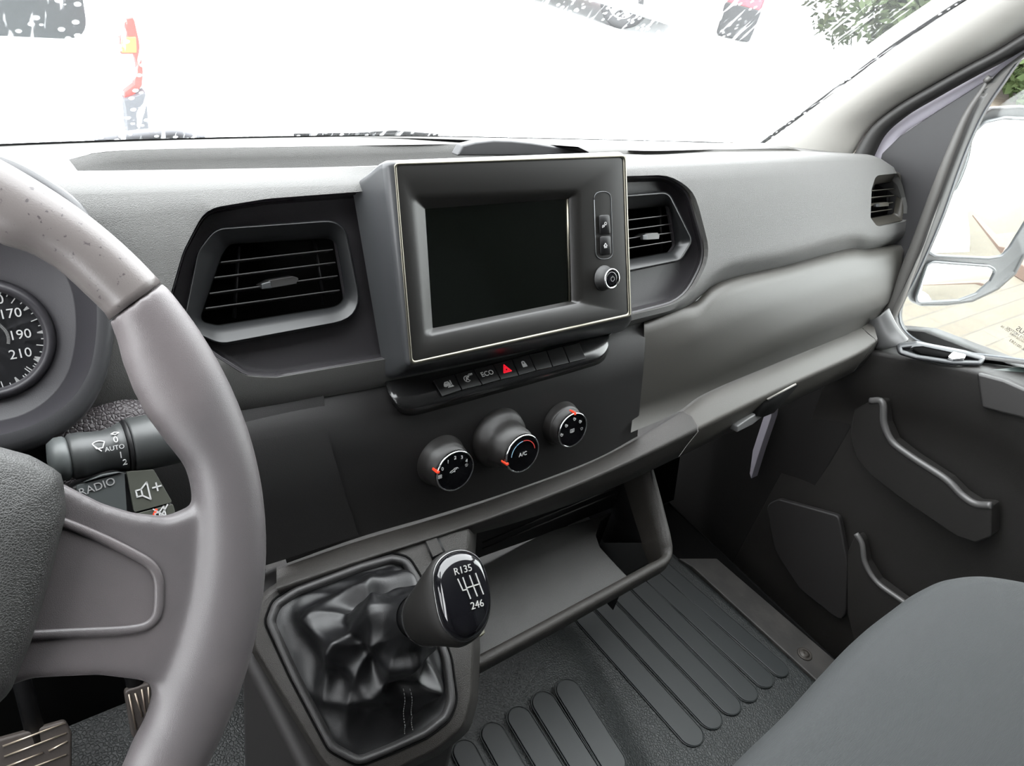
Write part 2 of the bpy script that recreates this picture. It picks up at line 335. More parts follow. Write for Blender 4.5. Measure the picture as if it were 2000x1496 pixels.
for ri_, r in enumerate(rows):
    c = cat(r, 150); e = c[-1]; wy = .06 if ri_ > 4 else .002+.001*ri_                      # wrap the passenger end round towards the door
    if ri_ <= 4: R.append(list(c)+[e+np.array([.006, .003, -.002]), e+np.array([.010, .012, -.006]), e+np.array([.012, .030, -.012])]); continue
    R.append(list(c)+[e+np.array([.006, .004, 0]), e+np.array([.010, wy*.3, -.001]), e+np.array([.012, wy, 0])])
pad = loft('upper_pad', R, PAD, dash, raw=True, solid=.006, solid_off=-1)
# openings: centre pod, passenger end vent, instrument cluster
POD = rpoly([(318, 610), (352, 490), (396, 408), (520, 388), (760, 370), (1225, 344), (1300, 342), (1345, 372), (1381, 500), (1335, 588), (1232, 614), (1000, 655), (745, 703), (540, 738), (480, 735), (410, 690)], [30, 50, 60, 60, 10, 10, 60, 60, 90, 90, 10, 10, 10, 20, 60, 60], 7)
POD = cat(POD, 170, closed=True)
EV = rpoly([(1702, 343), (1752, 338), (1762, 385), (1764, 432), (1706, 443), (1692, 425), (1692, 370)], [14, 14, 8, 10, 12, 10, 10], 5)
CH = rpoly([(-330, 400), (-80, 330), (60, 350), (190, 440), (215, 600), (186, 780), (120, 808), (-330, 815)], [20, 40, 40, 40, 40, 20, 10, 5], 5)
cut(pad, [([D1.q(x, y, .0)+D1.n*.03 for x, y in P], -D1.n*.07) for P in (POD, EV, CH)]); sharp(pad, 40)
# --- top of the dashboard, with the long open tray behind the lip
def loopsurf(name, loops, m, parent, **k): return loft(name, loops, m, parent, closed=True, raw=True, **k)
TB = [(-330, 330), (-60, 318), (133, 310), (190, 298), (260, 293), (600, 286), (905, 281)]     # upper edge of the tray's back wall
BASE = [(x, wbase(x)[0]+.004, wbase(x)[1]+.0) for x in np.linspace(-.5, 1.17, 60)]
def tz(x, y): return T.q(x, y, tdrop(x))
# rear ledge between the tray and the glass
bl = cat([tz(*p) for p in TB]+[tz(1050, 279), atY(1225, 293.5, tz(1225, 311)[1]+.004), atY(1400, 292, tz(1400, 307)[1]+.004), atY(1558, 293, tz(1560, 303.5)[1]+.004), tz(1574, 302), tz(1640, 302.5), tz(1692, 303.5)], 90)
BASE = cat(BASE, 90); loft('rear_ledge', [BASE, [b*.5+np.array(c)*.5+np.array([0, 0, .001]) for b, c in zip(bl, BASE)], bl], PAD, dash, raw=True)
# left shoulder and front lip are part of the pad; tray back wall / floor / front wall
wallb = cat([tz(134, 311), tz(190, 299), tz(260, 293.5), tz(600, 286.5), tz(905, 281.5), tz(1225, 293)], 50)
frnt = cat([tz(165, 351), tz(300, 350), tz(440, 345.5), tz(740, 337.5), tz(1000, 325), tz(1225, 312)], 50)
dn = np.array([0, 0, -.045])
loft('top_tray', [wallb, wallb+np.array([0, -.006, -.008]), wallb+dn+np.array([0, -.010, 0]), frnt+dn+np.array([0, .014, 0]), frnt+np.array([0, .004, -.004]), frnt], PAD, dash, raw=True)
# left end wall of the tray, slanting
if 0: le0 = [tz(133, 310), tz(145, 325), tz(165, 351)]
if 0: loft('top_tray', [cat(le0, 10), cat([tz(190, 298), tz(215, 320), tz(230, 350)], 10)+dn], PAD, dash, raw=True)
loft('left_shoulder', [cat([tz(-330, 330), tz(-60, 318), tz(133, 310)], 20), cat([tz(-330, 365), tz(-60, 352), tz(165, 351)], 20)], PAD, dash, raw=True)
# passenger side: raised rear strip, its grey step faces the seats
stp1_ = [tz(1150, 314), tz(1225, 311), tz(1400, 307), tz(1560, 303.5), tz(1572, 303)]
stp0 = cat([atY(x, y, p[1]+.004) for (x, y), p in zip([(1150, 297), (1225, 294), (1400, 292.5), (1560, 293.5), (1570, 297)], stp1_)], 30) if 1 else cat([tz(1150, 296), tz(1225, 293), tz(1400, 292.5), tz(1556, 294), tz(1566, 296)], 30); stp1 = cat([tz(1150, 314), tz(1225, 311), tz(1400, 307), tz(1560, 303.5), tz(1572, 303)], 30)
loft('raised_strip', [stp0+np.array([0, .03, -.002]), stp0, stp1], PADL, dash, raw=True)
loft('front_lip', [cat([tz(1225, 310.5), tz(1400, 306.5), tz(1572, 302.5), tz(1640, 303), tz(1692, 304)], 30), cat([tz(1225, 312), tz(1570, 304.5), tz(1640, 306), tz(1690, 310)], 30)], PAD, dash, raw=True)
# small arched cover behind the screen
A = [tz(893, 301), tz(905, 284), tz(960, 274.5), tz(1040, 279), tz(1100, 288), tz(1140, 297)]
A0 = [tz(893, 302), tz(905, 301), tz(960, 300), tz(1040, 299), tz(1100, 298), tz(1140, 297.5)]
pA = Plane(atY(900, 300, .66), 10)
pslab('sensor_cover', pA, [(893, 305), (905, 284), (930, 278), (965, 274), (1000, 275), (1040, 279), (1090, 287), (1140, 297), (1150, 305)], -.014, 0, mat('cover_plastic', (.03, .03, .032), .5), dash, bevel=.003)
# round sun sensor and thin card slot in the tray's back wall
sn = atY(626, 347, .69)
lathe('light_sensor', sn, (0, -.15, 1), [(.0125, -.01), (.0125, .0), (.011, .001), (.010, .0), (.0, .001)], PADL, dash, seg=28)
slab('tray_tab', [atY(473, 348, .69), atY(592, 344, .69), atY(590, 340, .69), atY(476, 344, .69)], (0, .004, 0), GREYM, dash)

# --- heater panel under the pad
Hr = [L(D1, [(440, 800), (620, 766), (750, 742), (1000, 684), (1262, 618)], -.020),
      L(H, [(470, 850), (620, 820), (760, 800), (1000, 735), (1260, 668)], 0.0),
      L(H, [(500, 940), (640, 900), (770, 870), (1010, 800), (1256, 728, -.003)], 0.0),
      L(H, [(540, 1030), (690, 985), (830, 940), (1020, 880), (1180, 815), (1250, 788, -.008)], -.001),
      L(H, [(560, 1100), (700, 1050), (860, 1003), (1000, 958), (1170, 893), (1245, 852)], -.006)]
loft('heater_panel', Hr, PAD_SHADED, dash, n=60)
# lower left side panel (left of the seam)
loft('lower_left_panel', [L(D1, [(-330, 880), (-60, 842), (300, 825), (480, 798), (632, 770)], -.013), L(H, [(-330, 1000), (0, 960), (450, 880), (640, 850)], .003), L(H, [(-330, 1100), (0, 1080), (460, 1020), (670, 950)], .003), L(H, [(-330, 1300), (0, 1250), (500, 1110), (700, 1045)], .0)], PAD_SHADED, dash, n=40)
# --- glovebox lid
gl = [L(D1, [(1258, 622), (1330, 590), (1356, 572), (1385, 545), (1418, 529), (1530, 500), (1662, 467), (1692, 468), (1761, 456)], -.045),
      L(D1, [(1258, 628), (1330, 597), (1356, 588), (1385, 561), (1418, 545), (1530, 518), (1662, 484), (1692, 485), (1761, 472)], -.014),
      L(D1, [(1258, 636, -.004), (1332, 605, 0), (1362, 600), (1390, 574), (1422, 556), (1530, 529), (1664, 495), (1700, 494), (1764, 478)], .001),
      L(D1, [(1258, 655, -.004), (1335, 628, .003), (1368, 618), (1398, 597), (1430, 578), (1530, 549), (1666, 512), (1710, 508), (1766, 490)], .0065),
      L(D1, [(1255, 700, -.009), (1340, 675, .001), (1450, 625), (1540, 592), (1680, 548), (1762, 524)], .007),
      L(D1, [(1250, 750, -.016), (1345, 722, -.010), (1450, 675, -.003), (1530, 640), (1670, 585), (1750, 560)], .003),
      L(D1, [(1240, 793, -.024), (1320, 765, -.018), (1400, 732, -.010), (1510, 683), (1650, 625), (1737, 590)], -.002),
      L(D1, [(1236, 808, -.028), (1318, 778, -.023), (1402, 740, -.016), (1512, 691), (1652, 633), (1734, 598)], -.010),
      L(D1, [(1232, 845), (1326, 803), (1365, 775), (1512, 711), (1672, 645), (1712, 622)], -.018)]
GR = []
for r in gl:
    c = cat(r, 90); e = c[-1]; GR.append(list(c)+[e+np.array([.005, .006, 0]), e+np.array([.006, .06, 0])])
loft('glovebox_lid', GR, PADL, dash, raw=True)
# --- knee ledge along the bottom: three pieces with fine joints
E0 = [(540, 1108), (700, 1052), (860, 1005), (1000, 958), (1170, 893), (1326, 802), (1363, 774), (1510, 709), (1671, 641), (1704, 625)]
E1 = [(540, 1150), (700, 1096), (860, 1045), (1000, 996), (1175, 925), (1345, 846), (1510, 766), (1690, 682), (1714, 662)]
E2 = [(560, 1185), (700, 1120), (860, 1062), (1010, 1020), (1180, 960), (1352, 880), (1515, 800), (1705, 700), (1716, 680)]
def emix(a, b, t): a = cat([(x, y, 0) for x, y in a], 60); b = cat([(x, y, 0) for x, y in b], 60); return [(p[0]*(1-t)+q[0]*t, p[1]*(1-t)+q[1]*t) for p, q in zip(a, b)]
er = [L(H, E0, -.012), L(H, emix(E0, E1, .12), -.002), L(H, emix(E0, E1, .5), .010), L(H, emix(E0, E1, .9), .022), L(H, E1, .024), L(H, emix(E1, E2, .15), .023), L(H, emix(E1, E2, .6), .012), L(H, E2, .002)]
er = [cat(r, 160) for r in er]
def cutat(r, x0, x1): return [p for p in r if x0 <= p[0] <= x1]
LEDGE_LIT = mat('lit_ledge_plastic', (0.040, 0.037, 0.032), 0.5, grain=1100, bump=.25, kind='voronoi')  # lighter copy for the passenger end, its stronger light put into the colour
jx = (np.interp(0, [0, 1], [H.q(1335, 820)[0], 0]), H.q(1680, 660)[0])
i0 = [min(range(160), key=lambda i: abs(r[i][0]-jx[0])) for r in er]; i1 = [min(range(160), key=lambda i: abs(r[i][0]-jx[1])) for r in er]
def seg(r, a, b, n): return cat(list(r[a:b+1]), n)
for nm, A_, B_, n in (('knee_ledge', [0]*8, i0, 80), ('grab_ledge', i0, i1, 60), ('end_ledge', i1, [159]*8, 12)):
    rr_ = []
    for k, r in enumerate(er):
        p = seg(r, A_[k], B_[k], n)
        if nm != 'knee_ledge': p[0] = p[0]+np.array([.0015, 0, 0])
        rr_.append(p)
    col0 = [rr_[0]+np.array([0, .02, -.004])]
    loft(nm, col0+rr_+[rr_[-1]+np.array([0, .10, -.005])], CONS if nm == 'knee_ledge' else LEDGE_LIT, dash, raw=True)
# soft top half of the pod opening is dark: pod panel (recessed) that carries the vents and the screen
def stack(name, pl, loops, m, parent, cap=True, **k):
    return loft(name, [[pl.q(x, y, o) for x, y in P] for P, o in loops], m, parent, closed=True, raw=True, cap1=cap, **k)
def shrink(P, d, c=None):
    P = np.array(P); n = len(P); out = []
    for i in range(n):
        j = 1
        while np.linalg.norm(P[(i+j) % n]-P[(i-j) % n]) < 1e-3: j += 1
        t = P[(i+j) % n]-P[(i-j) % n]; t /= np.linalg.norm(t); out.append(P[i]+d*np.array([-t[1], t[0]]))
    return np.array(out)
sg = 1
a_ = sum(POD[i][0]*POD[(i+1) % len(POD)][1]-POD[(i+1) % len(POD)][0]*POD[i][1] for i in range(len(POD)))
sg = 1 if a_ > 0 else -1
pod = stack('centre_pod', D1, [(shrink(POD, sg*-2), -.006), (shrink(POD, sg*1.5), -.003), (shrink(POD, sg*5), -.0045), (shrink(POD, sg*8), -.012), (shrink(POD, sg*12), -.0165), (shrink(POD, sg*20), -.0175)], mat('pod_plastic', (.021, .0195, .0215), .45, grain=1500, bump=.2), dash, solid=.004)

LV = rpoly([(384, 632), (430, 496), (446, 472), (658, 460), (682, 600), (422, 641)], [12, 20, 14, 18, 22, 22], 6)
RV = rpoly([(1136, 412), (1310, 397), (1325, 480), (1312, 497), (1136, 527)], [10, 12, 14, 10, 10], 6)
cut(pod, [([D1.q(x, y, -.012)+D1.n*.03 for x, y in P], -D1.n*.07) for P in (LV, RV)]); sharp(pod, 40)
# ================================================================ air vents (each a unit of its own)
def plane3(a, b, c):
    a, b, c = map(np.array, (a, b, c)); n = np.cross(b-a, c-a); n /= np.linalg.norm(n)
    if (CAM-a)@n < 0: n = -n
    return Plane(a, n=n, u=b-a)
def vent(label, pl, outer, inner, louv, vanes, tab, ob, fm, lm, group='dashboard air vents', chord=.013):
    P0 = rpoly(*outer); P1 = rpoly(*inner); c = pl.q(*np.mean(np.array(P1), 0), ob)
    e = empty('air_vent', c, label, 'air vent', group)
    s = sg_of(P0)
    stack('vent_frame', pl, [(shrink(P0, s*-1), ob-.006), (P0, ob), (shrink(P0, s*2.5), ob+.0015), (shrink(P0, s*4), ob+.001),
        (np.array(P0)*.45+np.array(P1)*.55, ob-.005), (shrink(P1, s*-1.5), ob-.010), (P1, ob-.0125)], fm, e, cap=False)
    stack('vent_duct', pl, [(P1, ob-.012), (shrink(P1, s*1.5), ob-.02), (shrink(P1, s*2), ob-.055)], VBLACK, e)
    for a, b in louv:
        a = pl.q(a[0], a[1], ob-.0115); b = pl.q(b[0], b[1], ob-.0115); d = CAM-(a+b)/2; d[0] = 0; d = d/np.linalg.norm(d)+pl.v*.10; d /= np.linalg.norm(d); t = np.cross(d, b-a); t /= np.linalg.norm(t)
        o = slab('louver', [a, b, b-d*chord, a-d*chord], t*.0013, lm, e, bevel=.0004)
    for a, b in vanes:
        a = pl.q(a[0], a[1], ob-.022); b = pl.q(b[0], b[1], ob-.022); slab('vertical_vane', [a, b, b-pl.n*.008, a-pl.n*.008], pl.u*.0009, BLACK, e)
    if tab:
        a, b, h = tab; o0 = ob-.0105; a = pl.q(a[0], a[1], o0); b = pl.q(b[0], b[1], o0); u = b-a; l = np.linalg.norm(u); u /= l; v = np.cross(pl.n, u)
        pts = [a, a+u*l*.22-v*h*.5+pl.n*.003, a+u*l*.9-v*h*.5+pl.n*.003, b-v*h*.1, b+v*h*.2, a+u*l*.85+v*h*.5+pl.n*.002, a+u*l*.25+v*h*.5+pl.n*.002]
        slab('airflow_tab', pts, pl.n*-.012, lm, e, bevel=.0008)
        slab('tab_grip', [a+u*l*.0-v*h*.42, a+u*l*.24-v*h*.5, a+u*l*.24+v*h*.4, a+v*h*.3], pl.n*.0045, GREYM, e, bevel=.0008)
    return e
def sg_of(P):
    a = sum(P[i][0]*P[(i+1) % len(P)][1]-P[(i+1) % len(P)][0]*P[i][1] for i in range(len(P))); return 1 if a > 0 else -1
LOUV = mat('louver_plastic', (0.016, 0.0155, 0.015), 0.35)
VFR = mat('vent_frame_plastic', (0.0095, 0.010, 0.0107), 0.38, grain=1800, bump=.05)
VFRE = mat('end_vent_frame_plastic', (0.036, 0.033, 0.027), 0.4)
vent('black air vent left of the touch screen, four slats across a wide opening', D1,
     ([(356, 640), (386, 490), (420, 446), (672, 428), (712, 622), (430, 674)], [40, 60, 46, 46, 60, 60], 7),
     ([(388, 628), (432, 500), (448, 476), (655, 464), (678, 596), (425, 636)], [20, 30, 24, 26, 34, 34], 7),
     [((432, 514), (651, 489)), ((419, 544), (656, 514)), ((410, 575), (660, 540)), ((402, 604), (664, 568))],
     [((468, 482), (459, 622)), ((616, 470), (635, 596))], ((508, 558), (583, 545), .0065), -.0045, VFR, LOUV)
vent('dark air vent with brass-tinted rim, half hidden behind the right edge of the touch screen', D1,
     ([(1130, 388), (1306, 374), (1354, 470), (1330, 509), (1130, 551)], [10, 22, 20, 22, 10], 6),
     ([(1140, 416), (1308, 401), (1320, 480), (1308, 493), (1140, 523)], [10, 12, 14, 10, 10], 6),
     [((1145, 441), (1307, 421)), ((1145, 461), (1312, 438)), ((1145, 478), (1313, 455)), ((1145, 499), (1312, 472))],
     [((1290, 404), (1294, 494))], ((1250, 463), (1288, 460), .0075), -.0045, VFR, LOUV)
vent('small grey air vent at the passenger end of the dashboard beside the door', D1,
     ([(1693, 352), (1700, 338), (1758, 336), (1766, 385), (1767, 432), (1707, 446), (1692, 425)], [8, 8, 10, 6, 8, 10, 8], 6),
     ([(1702, 374), (1708, 360), (1749, 354), (1751, 378), (1744, 418), (1697, 427), (1693, 402)], [5, 5, 4, 6, 6, 4, 6], 6),
     [((1702, 373), (1748, 369)), ((1697, 387), (1747, 382)), ((1694, 403), (1745, 396)), ((1694, 416), (1743, 409))],
     [((1707, 362), (1703, 424)), ((1739, 357), (1733, 420))], ((1706, 401), (1736, 398), .006), -.001, VFRE, mat('end_louver_plastic', (0.09, 0.085, 0.07), .4), chord=.009)

# ================================================================ touch screen unit
tsc = empty('touch_screen_unit', S.q(1000, 660, -.02), 'dark tablet-like touch screen unit with silver frame standing proud of the dashboard centre', 'touch screen')
def quadloop(tl, tr, br, bl, r): return rpoly([tl, tr, br, bl], r, 6)
HO = quadloop((743, 314), (1219, 296), (1235, 630), (790, 722), 16)
FR = quadloop((769, 318), (1223, 302), (1233, 619), (801, 714), 9)
FR2 = quadloop((774, 323), (1217, 308), (1227, 613), (806, 706), 7)
stack('housing', S, [(quadloop((686, 356), (1205, 318), (1226, 645), (752, 742), 20), -.052), (quadloop((712, 338), (1212, 302), (1230, 640), (768, 738), 18), -.036), (quadloop((734, 319), (1217, 297), (1234, 633), (783, 727), 16), -.018),
      (HO, -.009), (quadloop((748, 315), (1220, 298), (1235, 627), (793, 719), 14), -.004), (quadloop((760, 317), (1222, 300), (1234, 622), (798, 716), 11), -.0008), (FR, 0)], BLACK if 0 else mat('housing_plastic', (0.035, 0.036, 0.038), .36), tsc, cap=False)
stack('silver_frame', S, [(FR, -.001), (FR, .0012), (FR2, .0012), (FR2, -.001)], SILVER, tsc, cap=False)
BV = quadloop((800, 378), (1136, 366), (1142, 590), (826, 662), 16)
BV1 = quadloop((812, 388), (1124, 376), (1128, 592), (834, 652), 9)
DI = quadloop((830, 408), (1108, 388), (1113, 588), (845, 641), 2)
stack('fascia', S, [(FR2, .0006), (quadloop((778, 328), (1212, 312), (1223, 609), (810, 701), 6), .0008), (BV, .0006), (BV1, -.0015), (DI, -.0075)], FASCIA, tsc, cap=False)
pslab('display', S, DI, -.0090, -.0076, SCREEN, tsc, smooth=False)
pslab('display_edge_trim', S, [(1107, 389), (1111, 388), (1116, 588), (1112, 588)], -.0075, -.0062, SILVER, tsc)
PILL = rpoly([(1160, 375), (1193, 374), (1197, 505), (1164, 507)], 15, 6)
stack('button_recess', S, [(PILL, .0007), (shrink(PILL, sg_of(PILL)*2), -.0012)], BLACK, tsc)
cv = tube('recess_rim', [S.q(x, y, .0009) for x, y in PILL]+[S.q(*PILL[0], .0009)], .0005, GREYM, tsc, seg=6)
for nm, P, sy in (('menu_button', [(1169, 420), (1191, 419), (1193, 458), (1171, 459)], 0), ('home_button', [(1171, 461), (1193, 460), (1194, 497), (1172, 499)], 1)):
    b = stack(nm, S, [(rpoly(P, 5, 4), -.001), (rpoly(P, 5, 4), .0016), (shrink(rpoly(P, 5, 4), sg_of(P)*1.6), .0026)], BLACK, tsc)
    c = S.q(*np.mean(np.array(P), 0), .0027)
    if sy: strokes('home_symbol', c, S.u, S.v, [[(-1, -.2), (0, .9), (1, -.2)], [(-.7, 0), (-.7, -1), (-.25, -1), (-.25, -.3), (.25, -.3), (.25, -1), (.7, -1), (.7, 0)]], .0022, .0008, WHITE, b)
    else: strokes('menu_symbol', c, S.u, S.v, [arc(.5, .5, .6, 0, 360, 12), arc(-.8, -.8, .7, 40, 210, 8), [(-.8, -.9), (-.2, -.5)]], .0022, .0007, WHITE, b)
kc = S.q(1178, 543, .0008)
kn = lathe('volume_knob', kc, S.n, [(.0128, 0), (.0128, .0015), (.0108, .002), (.0104, .012), (.0100, .0126)], mat('knob_rubber', (.009, .009, .009), .5), tsc, seg=48)
for i in range(44):
    pass
kt = lathe('chrome_ring', kc+S.n*.0126, S.n, [(.0102, -.0012), (.0104, .0002), (.0098, .001), (.0088, .0008), (.0084, .0)], CHROME, kn, seg=48)
kf = lathe('knob_cap', kc+S.n*.0126, S.n, [(.0086, 0), (.006, .0004), (.003, .0006), (0, .0007)], GLOSS, kn, seg=40)
strokes('power_symbol', kc+S.n*.0136, S.u, S.v, [arc(0, 0, 1, 120, 420, 14), [(0, .5), (0, 1.3)]], .0024, .0004, GPRINT, kn)

# ================================================================ switch bar
swb = empty('switch_bar', D1.q(980, 760, 0), 'glossy black bar with a row of eight push buttons under the touch screen', 'switch panel')
a_, b_2, c_ = D1.q(844, 744, .004), D1.q(1130, 671, .004), D1.q(862, 778, .017)
K = plane3(a_, b_2, c_)
r0 = [(752, 742, -.012), (800, 732, -.012), (1000, 686, -.012), (1226, 634, -.012)]
r0b = [(755, 752, -.008), (800, 742, -.008), (1000, 698, -.008), (1196, 650, -.008)]
r1 = [(758, 762, .003), (800, 755, .0032), (844, 744, .0035), (1000, 705, .0035), (1130, 671, .0035), (1172, 660, .0032), (1190, 654, .002)]
r2 = [(762, 771, .008), (776, 787, .013), (800, 791, .0155), (862, 778, .0165), (1000, 742, .0165), (1143, 703, .0165), (1168, 696, .015), (1182, 685, .012), (1189, 672, .008)]
r3 = [(764, 776, .007), (778, 796, .011), (802, 800, .0135), (863, 787, .0145), (1000, 751, .0145), (1144, 712, .0145), (1170, 704, .013), (1183, 692, .010), (1189, 678, .007)]
r4 = [(768, 800, -.012), (778, 812, -.011), (800, 817, -.010), (866, 801, -.010), (1000, 764, -.010), (1144, 722, -.010), (1172, 712, -.010), (1184, 702, -.011), (1190, 688, -.012)]
loft('bar_body', [L(D1, r) for r in (r0, r0b, r1, r2, r3, r4)], mat('bar_plastic', (.010, .010, .010), .22), swb, n=70, solid=.002)
st_ = [((844, 744), (862, 777)), ((886, 733), (901, 764)), ((923, 723), (941, 754)), ((961, 713), (977, 744)), ((998, 703), (1012, 736)), ((1031, 694), (1046, 726)), ((1065, 686), (1078, 719)), ((1097, 678), (1111, 711)), ((1130, 670), (1144, 703))]
st_ = [((x0, y0), (x1, y1)) for (x0, y0), (x1, y1) in st_]
names = ['lane_alert_button', 'start_stop_button', 'eco_button', 'hazard_button', 'lock_button', 'blank_button', 'blank_button', 'blank_button']
GB = mat('button_black', (.008, .008, .008), .3)
for i in range(8):
    (a, a2), (b, b2) = st_[i], st_[i+1]
    A, B, Cc, Dd = [K.q(*p, 0) for p in (a, b, b2, a2)]
    ins = lambda P, s: P+(sum([A, B, Cc, Dd])/4-P)*s
    A, B, Cc, Dd = [ins(P, .05) for P in (A, B, Cc, Dd)]
    bt = slab(names[i], [A, B, Cc, Dd], K.n*.0022, GB, swb, bevel=.0006)
    o = (A+B+Cc+Dd)/4+K.n*.0024+K.v*.0008
    if i == 0: strokes('lane_alert_symbol', o, K.u, K.v, [[(-1.6, -.4), (-1.3, .3), (-.8, .9), (.4, .9), (.8, .2), (.9, -.5), (-1.6, -.5)], [(-1.4, 0), (.7, 0)], [(-1.4, .2), (.6, .2)], [(-1.2, -.7), (-.9, -.7)], [(.3, -.7), (.7, -.7)], [(1.5, 1.2), (1.5, -.2)], [(1.5, -.7), (1.5, -.9)], [(-.3, -1.2), (1.9, -1.2)]], .0026, .0011, WHITE, bt)
    if i == 1:
        strokes('start_stop_symbol', o-K.u*.001, K.u, K.v, [arc(0, 0, 1.35, 40, 320, 16), [(-.6, -.7), (0, .8), (.6, -.7)], [(-.35, -.2), (.35, -.2)], [(1.0, 1.2), (1.1, .6), (.5, .7)]], .0024, .0007, WHITE, bt)
        text('off_marking', 'OFF', o+K.u*.0045+K.v*.0035, K.u, K.v, .0030, WHITE, bt)
    if i == 2: text('eco_marking', 'ECO', o, K.u, K.v, .0074, WHITE, bt)
    if i == 3: strokes('hazard_triangle', o, K.u, K.v, [[(-1.5, -1.2), (0, 1.5), (1.5, -1.2), (-1.5, -1.2)], [(-.75, -.75), (0, .6), (.75, -.75), (-.75, -.75)]], .0031, .0010, REDLIT, bt)
    if i == 4:
        strokes('padlock_symbol', o, K.u, K.v, [[(-.9, -.6), (.9, -.6)], [(-.9, -1.1), (.9, -1.1)], [(-.8, -.1), (-.15, -.1)], [(.2, -.1), (.8, -.1)], [(-.6, .2)]+arc(0, .5, .6, 180, 0, 8)+[(.6, .2)]], .0026, .0013, WHITE, bt)

# ================================================================ heater dials
hp = empty('heater_controls', H.q(1000, 950, 0), 'three round black heater dials with chrome rings and red pointers on the centre stack', 'heater controls')
DIALM = mat('dial_side', (.012, .011, .0105), .42, grain=4000, bump=.1)
def dial(cx, cy, off, r, ang, skirt, nm):
    c = H.q(cx, cy, off); b = c-H.n*off
    prof = [(skirt+.0012, -.003), (skirt+.0010, .0005), (skirt-.0002, .003), (skirt-.0006, .0055)]
    if nm == 1: prof = [(.0335, -.002), (.0325, .003), (.0300, .010), (.0255, .013), (.0250, .018)]
    prof += [(r+.0036, prof[-1][1]+.0025), (r+.0030, off-.012), (r+.0012, off-.011), (r+.0008, off-.003)]
    d = lathe('dial', b, H.n, prof, DIALM, hp, seg=56)
    lathe('chrome_ring', c, H.n, [(r+.0008, -.0035), (r+.0011, -.001), (r+.0007, .0006), (r-.0002, .0008), (r-.0007, -.0002)], CHROME, d, seg=56)
    lathe('dial_face', c, H.n, [(r-.0005, .0001), (0, .0001)], mat('dial_face_gloss', (.004, .004, .005), .2, spec=.35), d, seg=48, smooth=False)
    a = math.radians(ang); uu = H.u*math.cos(a)+H.v*math.sin(a); vv = np.cross(H.n, uu)
    p = c+uu*(r-.001)
    slab('pointer', [p-vv*.0013+H.n*.0016, p+uu*.003-vv*.0013+H.n*.0012, p+uu*.003+vv*.0013+H.n*.0012, p+vv*.0013+H.n*.0016], H.n*-.009, RED, d, bevel=.0005)
    return d, c+H.n*.0008
d, c = dial(889.5, 920, .026, .0206, 165, .0262, 0)
fp = lambda x, y, c: (lambda P: P)(Plane(c, n=H.n).q(x, y))
for s, x, y in (('0', 864, 916), ('1', 875, 902), ('2', 889, 894), ('3', 902, 893), ('4', 911, 900)): text('fan_number', s, fp(x, y, c), H.u, H.v, .0052, WHITE, d)
strokes('fan_symbol', fp(859.5, 931, c), H.u, H.v, [arc(.6, .6, .5, 0, 360, 8), arc(-.6, .6, .5, 0, 360, 8), arc(.6, -.6, .5, 0, 360, 8), arc(-.6, -.6, .5, 0, 360, 8)], .0017, .0004, WHITE, d)
strokes('recirculation_symbol', fp(887, 919, c), H.u, H.v, [[(-2, -.4), (-1.6, .1), (-.6, .4), (.2, 1), (1.5, 1), (2, .5)], [(-1.4, -.7), (-1, -.5), (.5, -.3), (.2, .3), (1.3, .5)], [(.2, -.7), (.5, -.3), (.1, 0)]], .0024, .0006, WHITE, d)
strokes('demist_symbol', fp(911, 908, c), H.u, H.v, [arc(0, -.3, 1.1, 30, 150, 8), [(-.9, .2), (-.4, -.9), (.4, -.9), (.9, .2)], [(0, -.6), (0, .4)]], .0017, .0004, GPRINT, d)
d, c = dial(1021, 886, .043, .0200, 196, .034, 1)
text('ac_marking', 'A/C', fp(1021, 887, c), H.u, H.v, .0062, WHITE, d)
strokes('cold_scale', c, H.u, H.v, [arc(0, 0, 1, 178, 130, 12), arc(0, 0, 1, 126, 96, 8)], .0148, .0006, mat('blue_print', (.25, .4, .5), .5, emis=(.3, .6, .8, .08)), d)
strokes('hot_scale', c, H.u, H.v, [arc(0, 0, 1, 92, 10, 18)], .0148, .0008, mat('dim_red_print', (.5, .05, .04), .5, emis=(1, .1, .1, .06)), d)
d, c = dial(1119, 840, .021, .0196, 88, .0245, 2)
for x, y, a in ((1097, 850, 0), (1106, 832, 20), (1122, 819, 0), (1133, 824, -30)):
    strokes('airflow_symbol', fp(x, y, c), H.u, H.v, [[(-.9, .5), (-.3, -.6), (.6, -.6)], arc(-.4, .9, .3, 0, 360, 6), [(.1, .3), (.9, .6)], [(.5, -.1), (1.1, -.1)]], .0019, .0006, WHITE, d)
strokes('heated_screen_symbol', fp(1117.5, 841, c), H.u, H.v, [[(-1.2, -.8), (-1.2, .8), (1.2, .8), (1.2, -.8), (-1.2, -.8)], [(-.5, -1.1), (-.4, .3)], [(.0, -1.1), (.1, .3)], [(.5, -1.1), (.6, .3)]], .0022, .0005, WHITE, d)
strokes('demist_symbol', fp(1136, 837, c), H.u, H.v, [arc(0, -.3, 1.1, 30, 150, 8), [(-.9, .2), (-.4, -.9), (.4, -.9), (.9, .2)]], .0017, .0004, GPRINT, d)

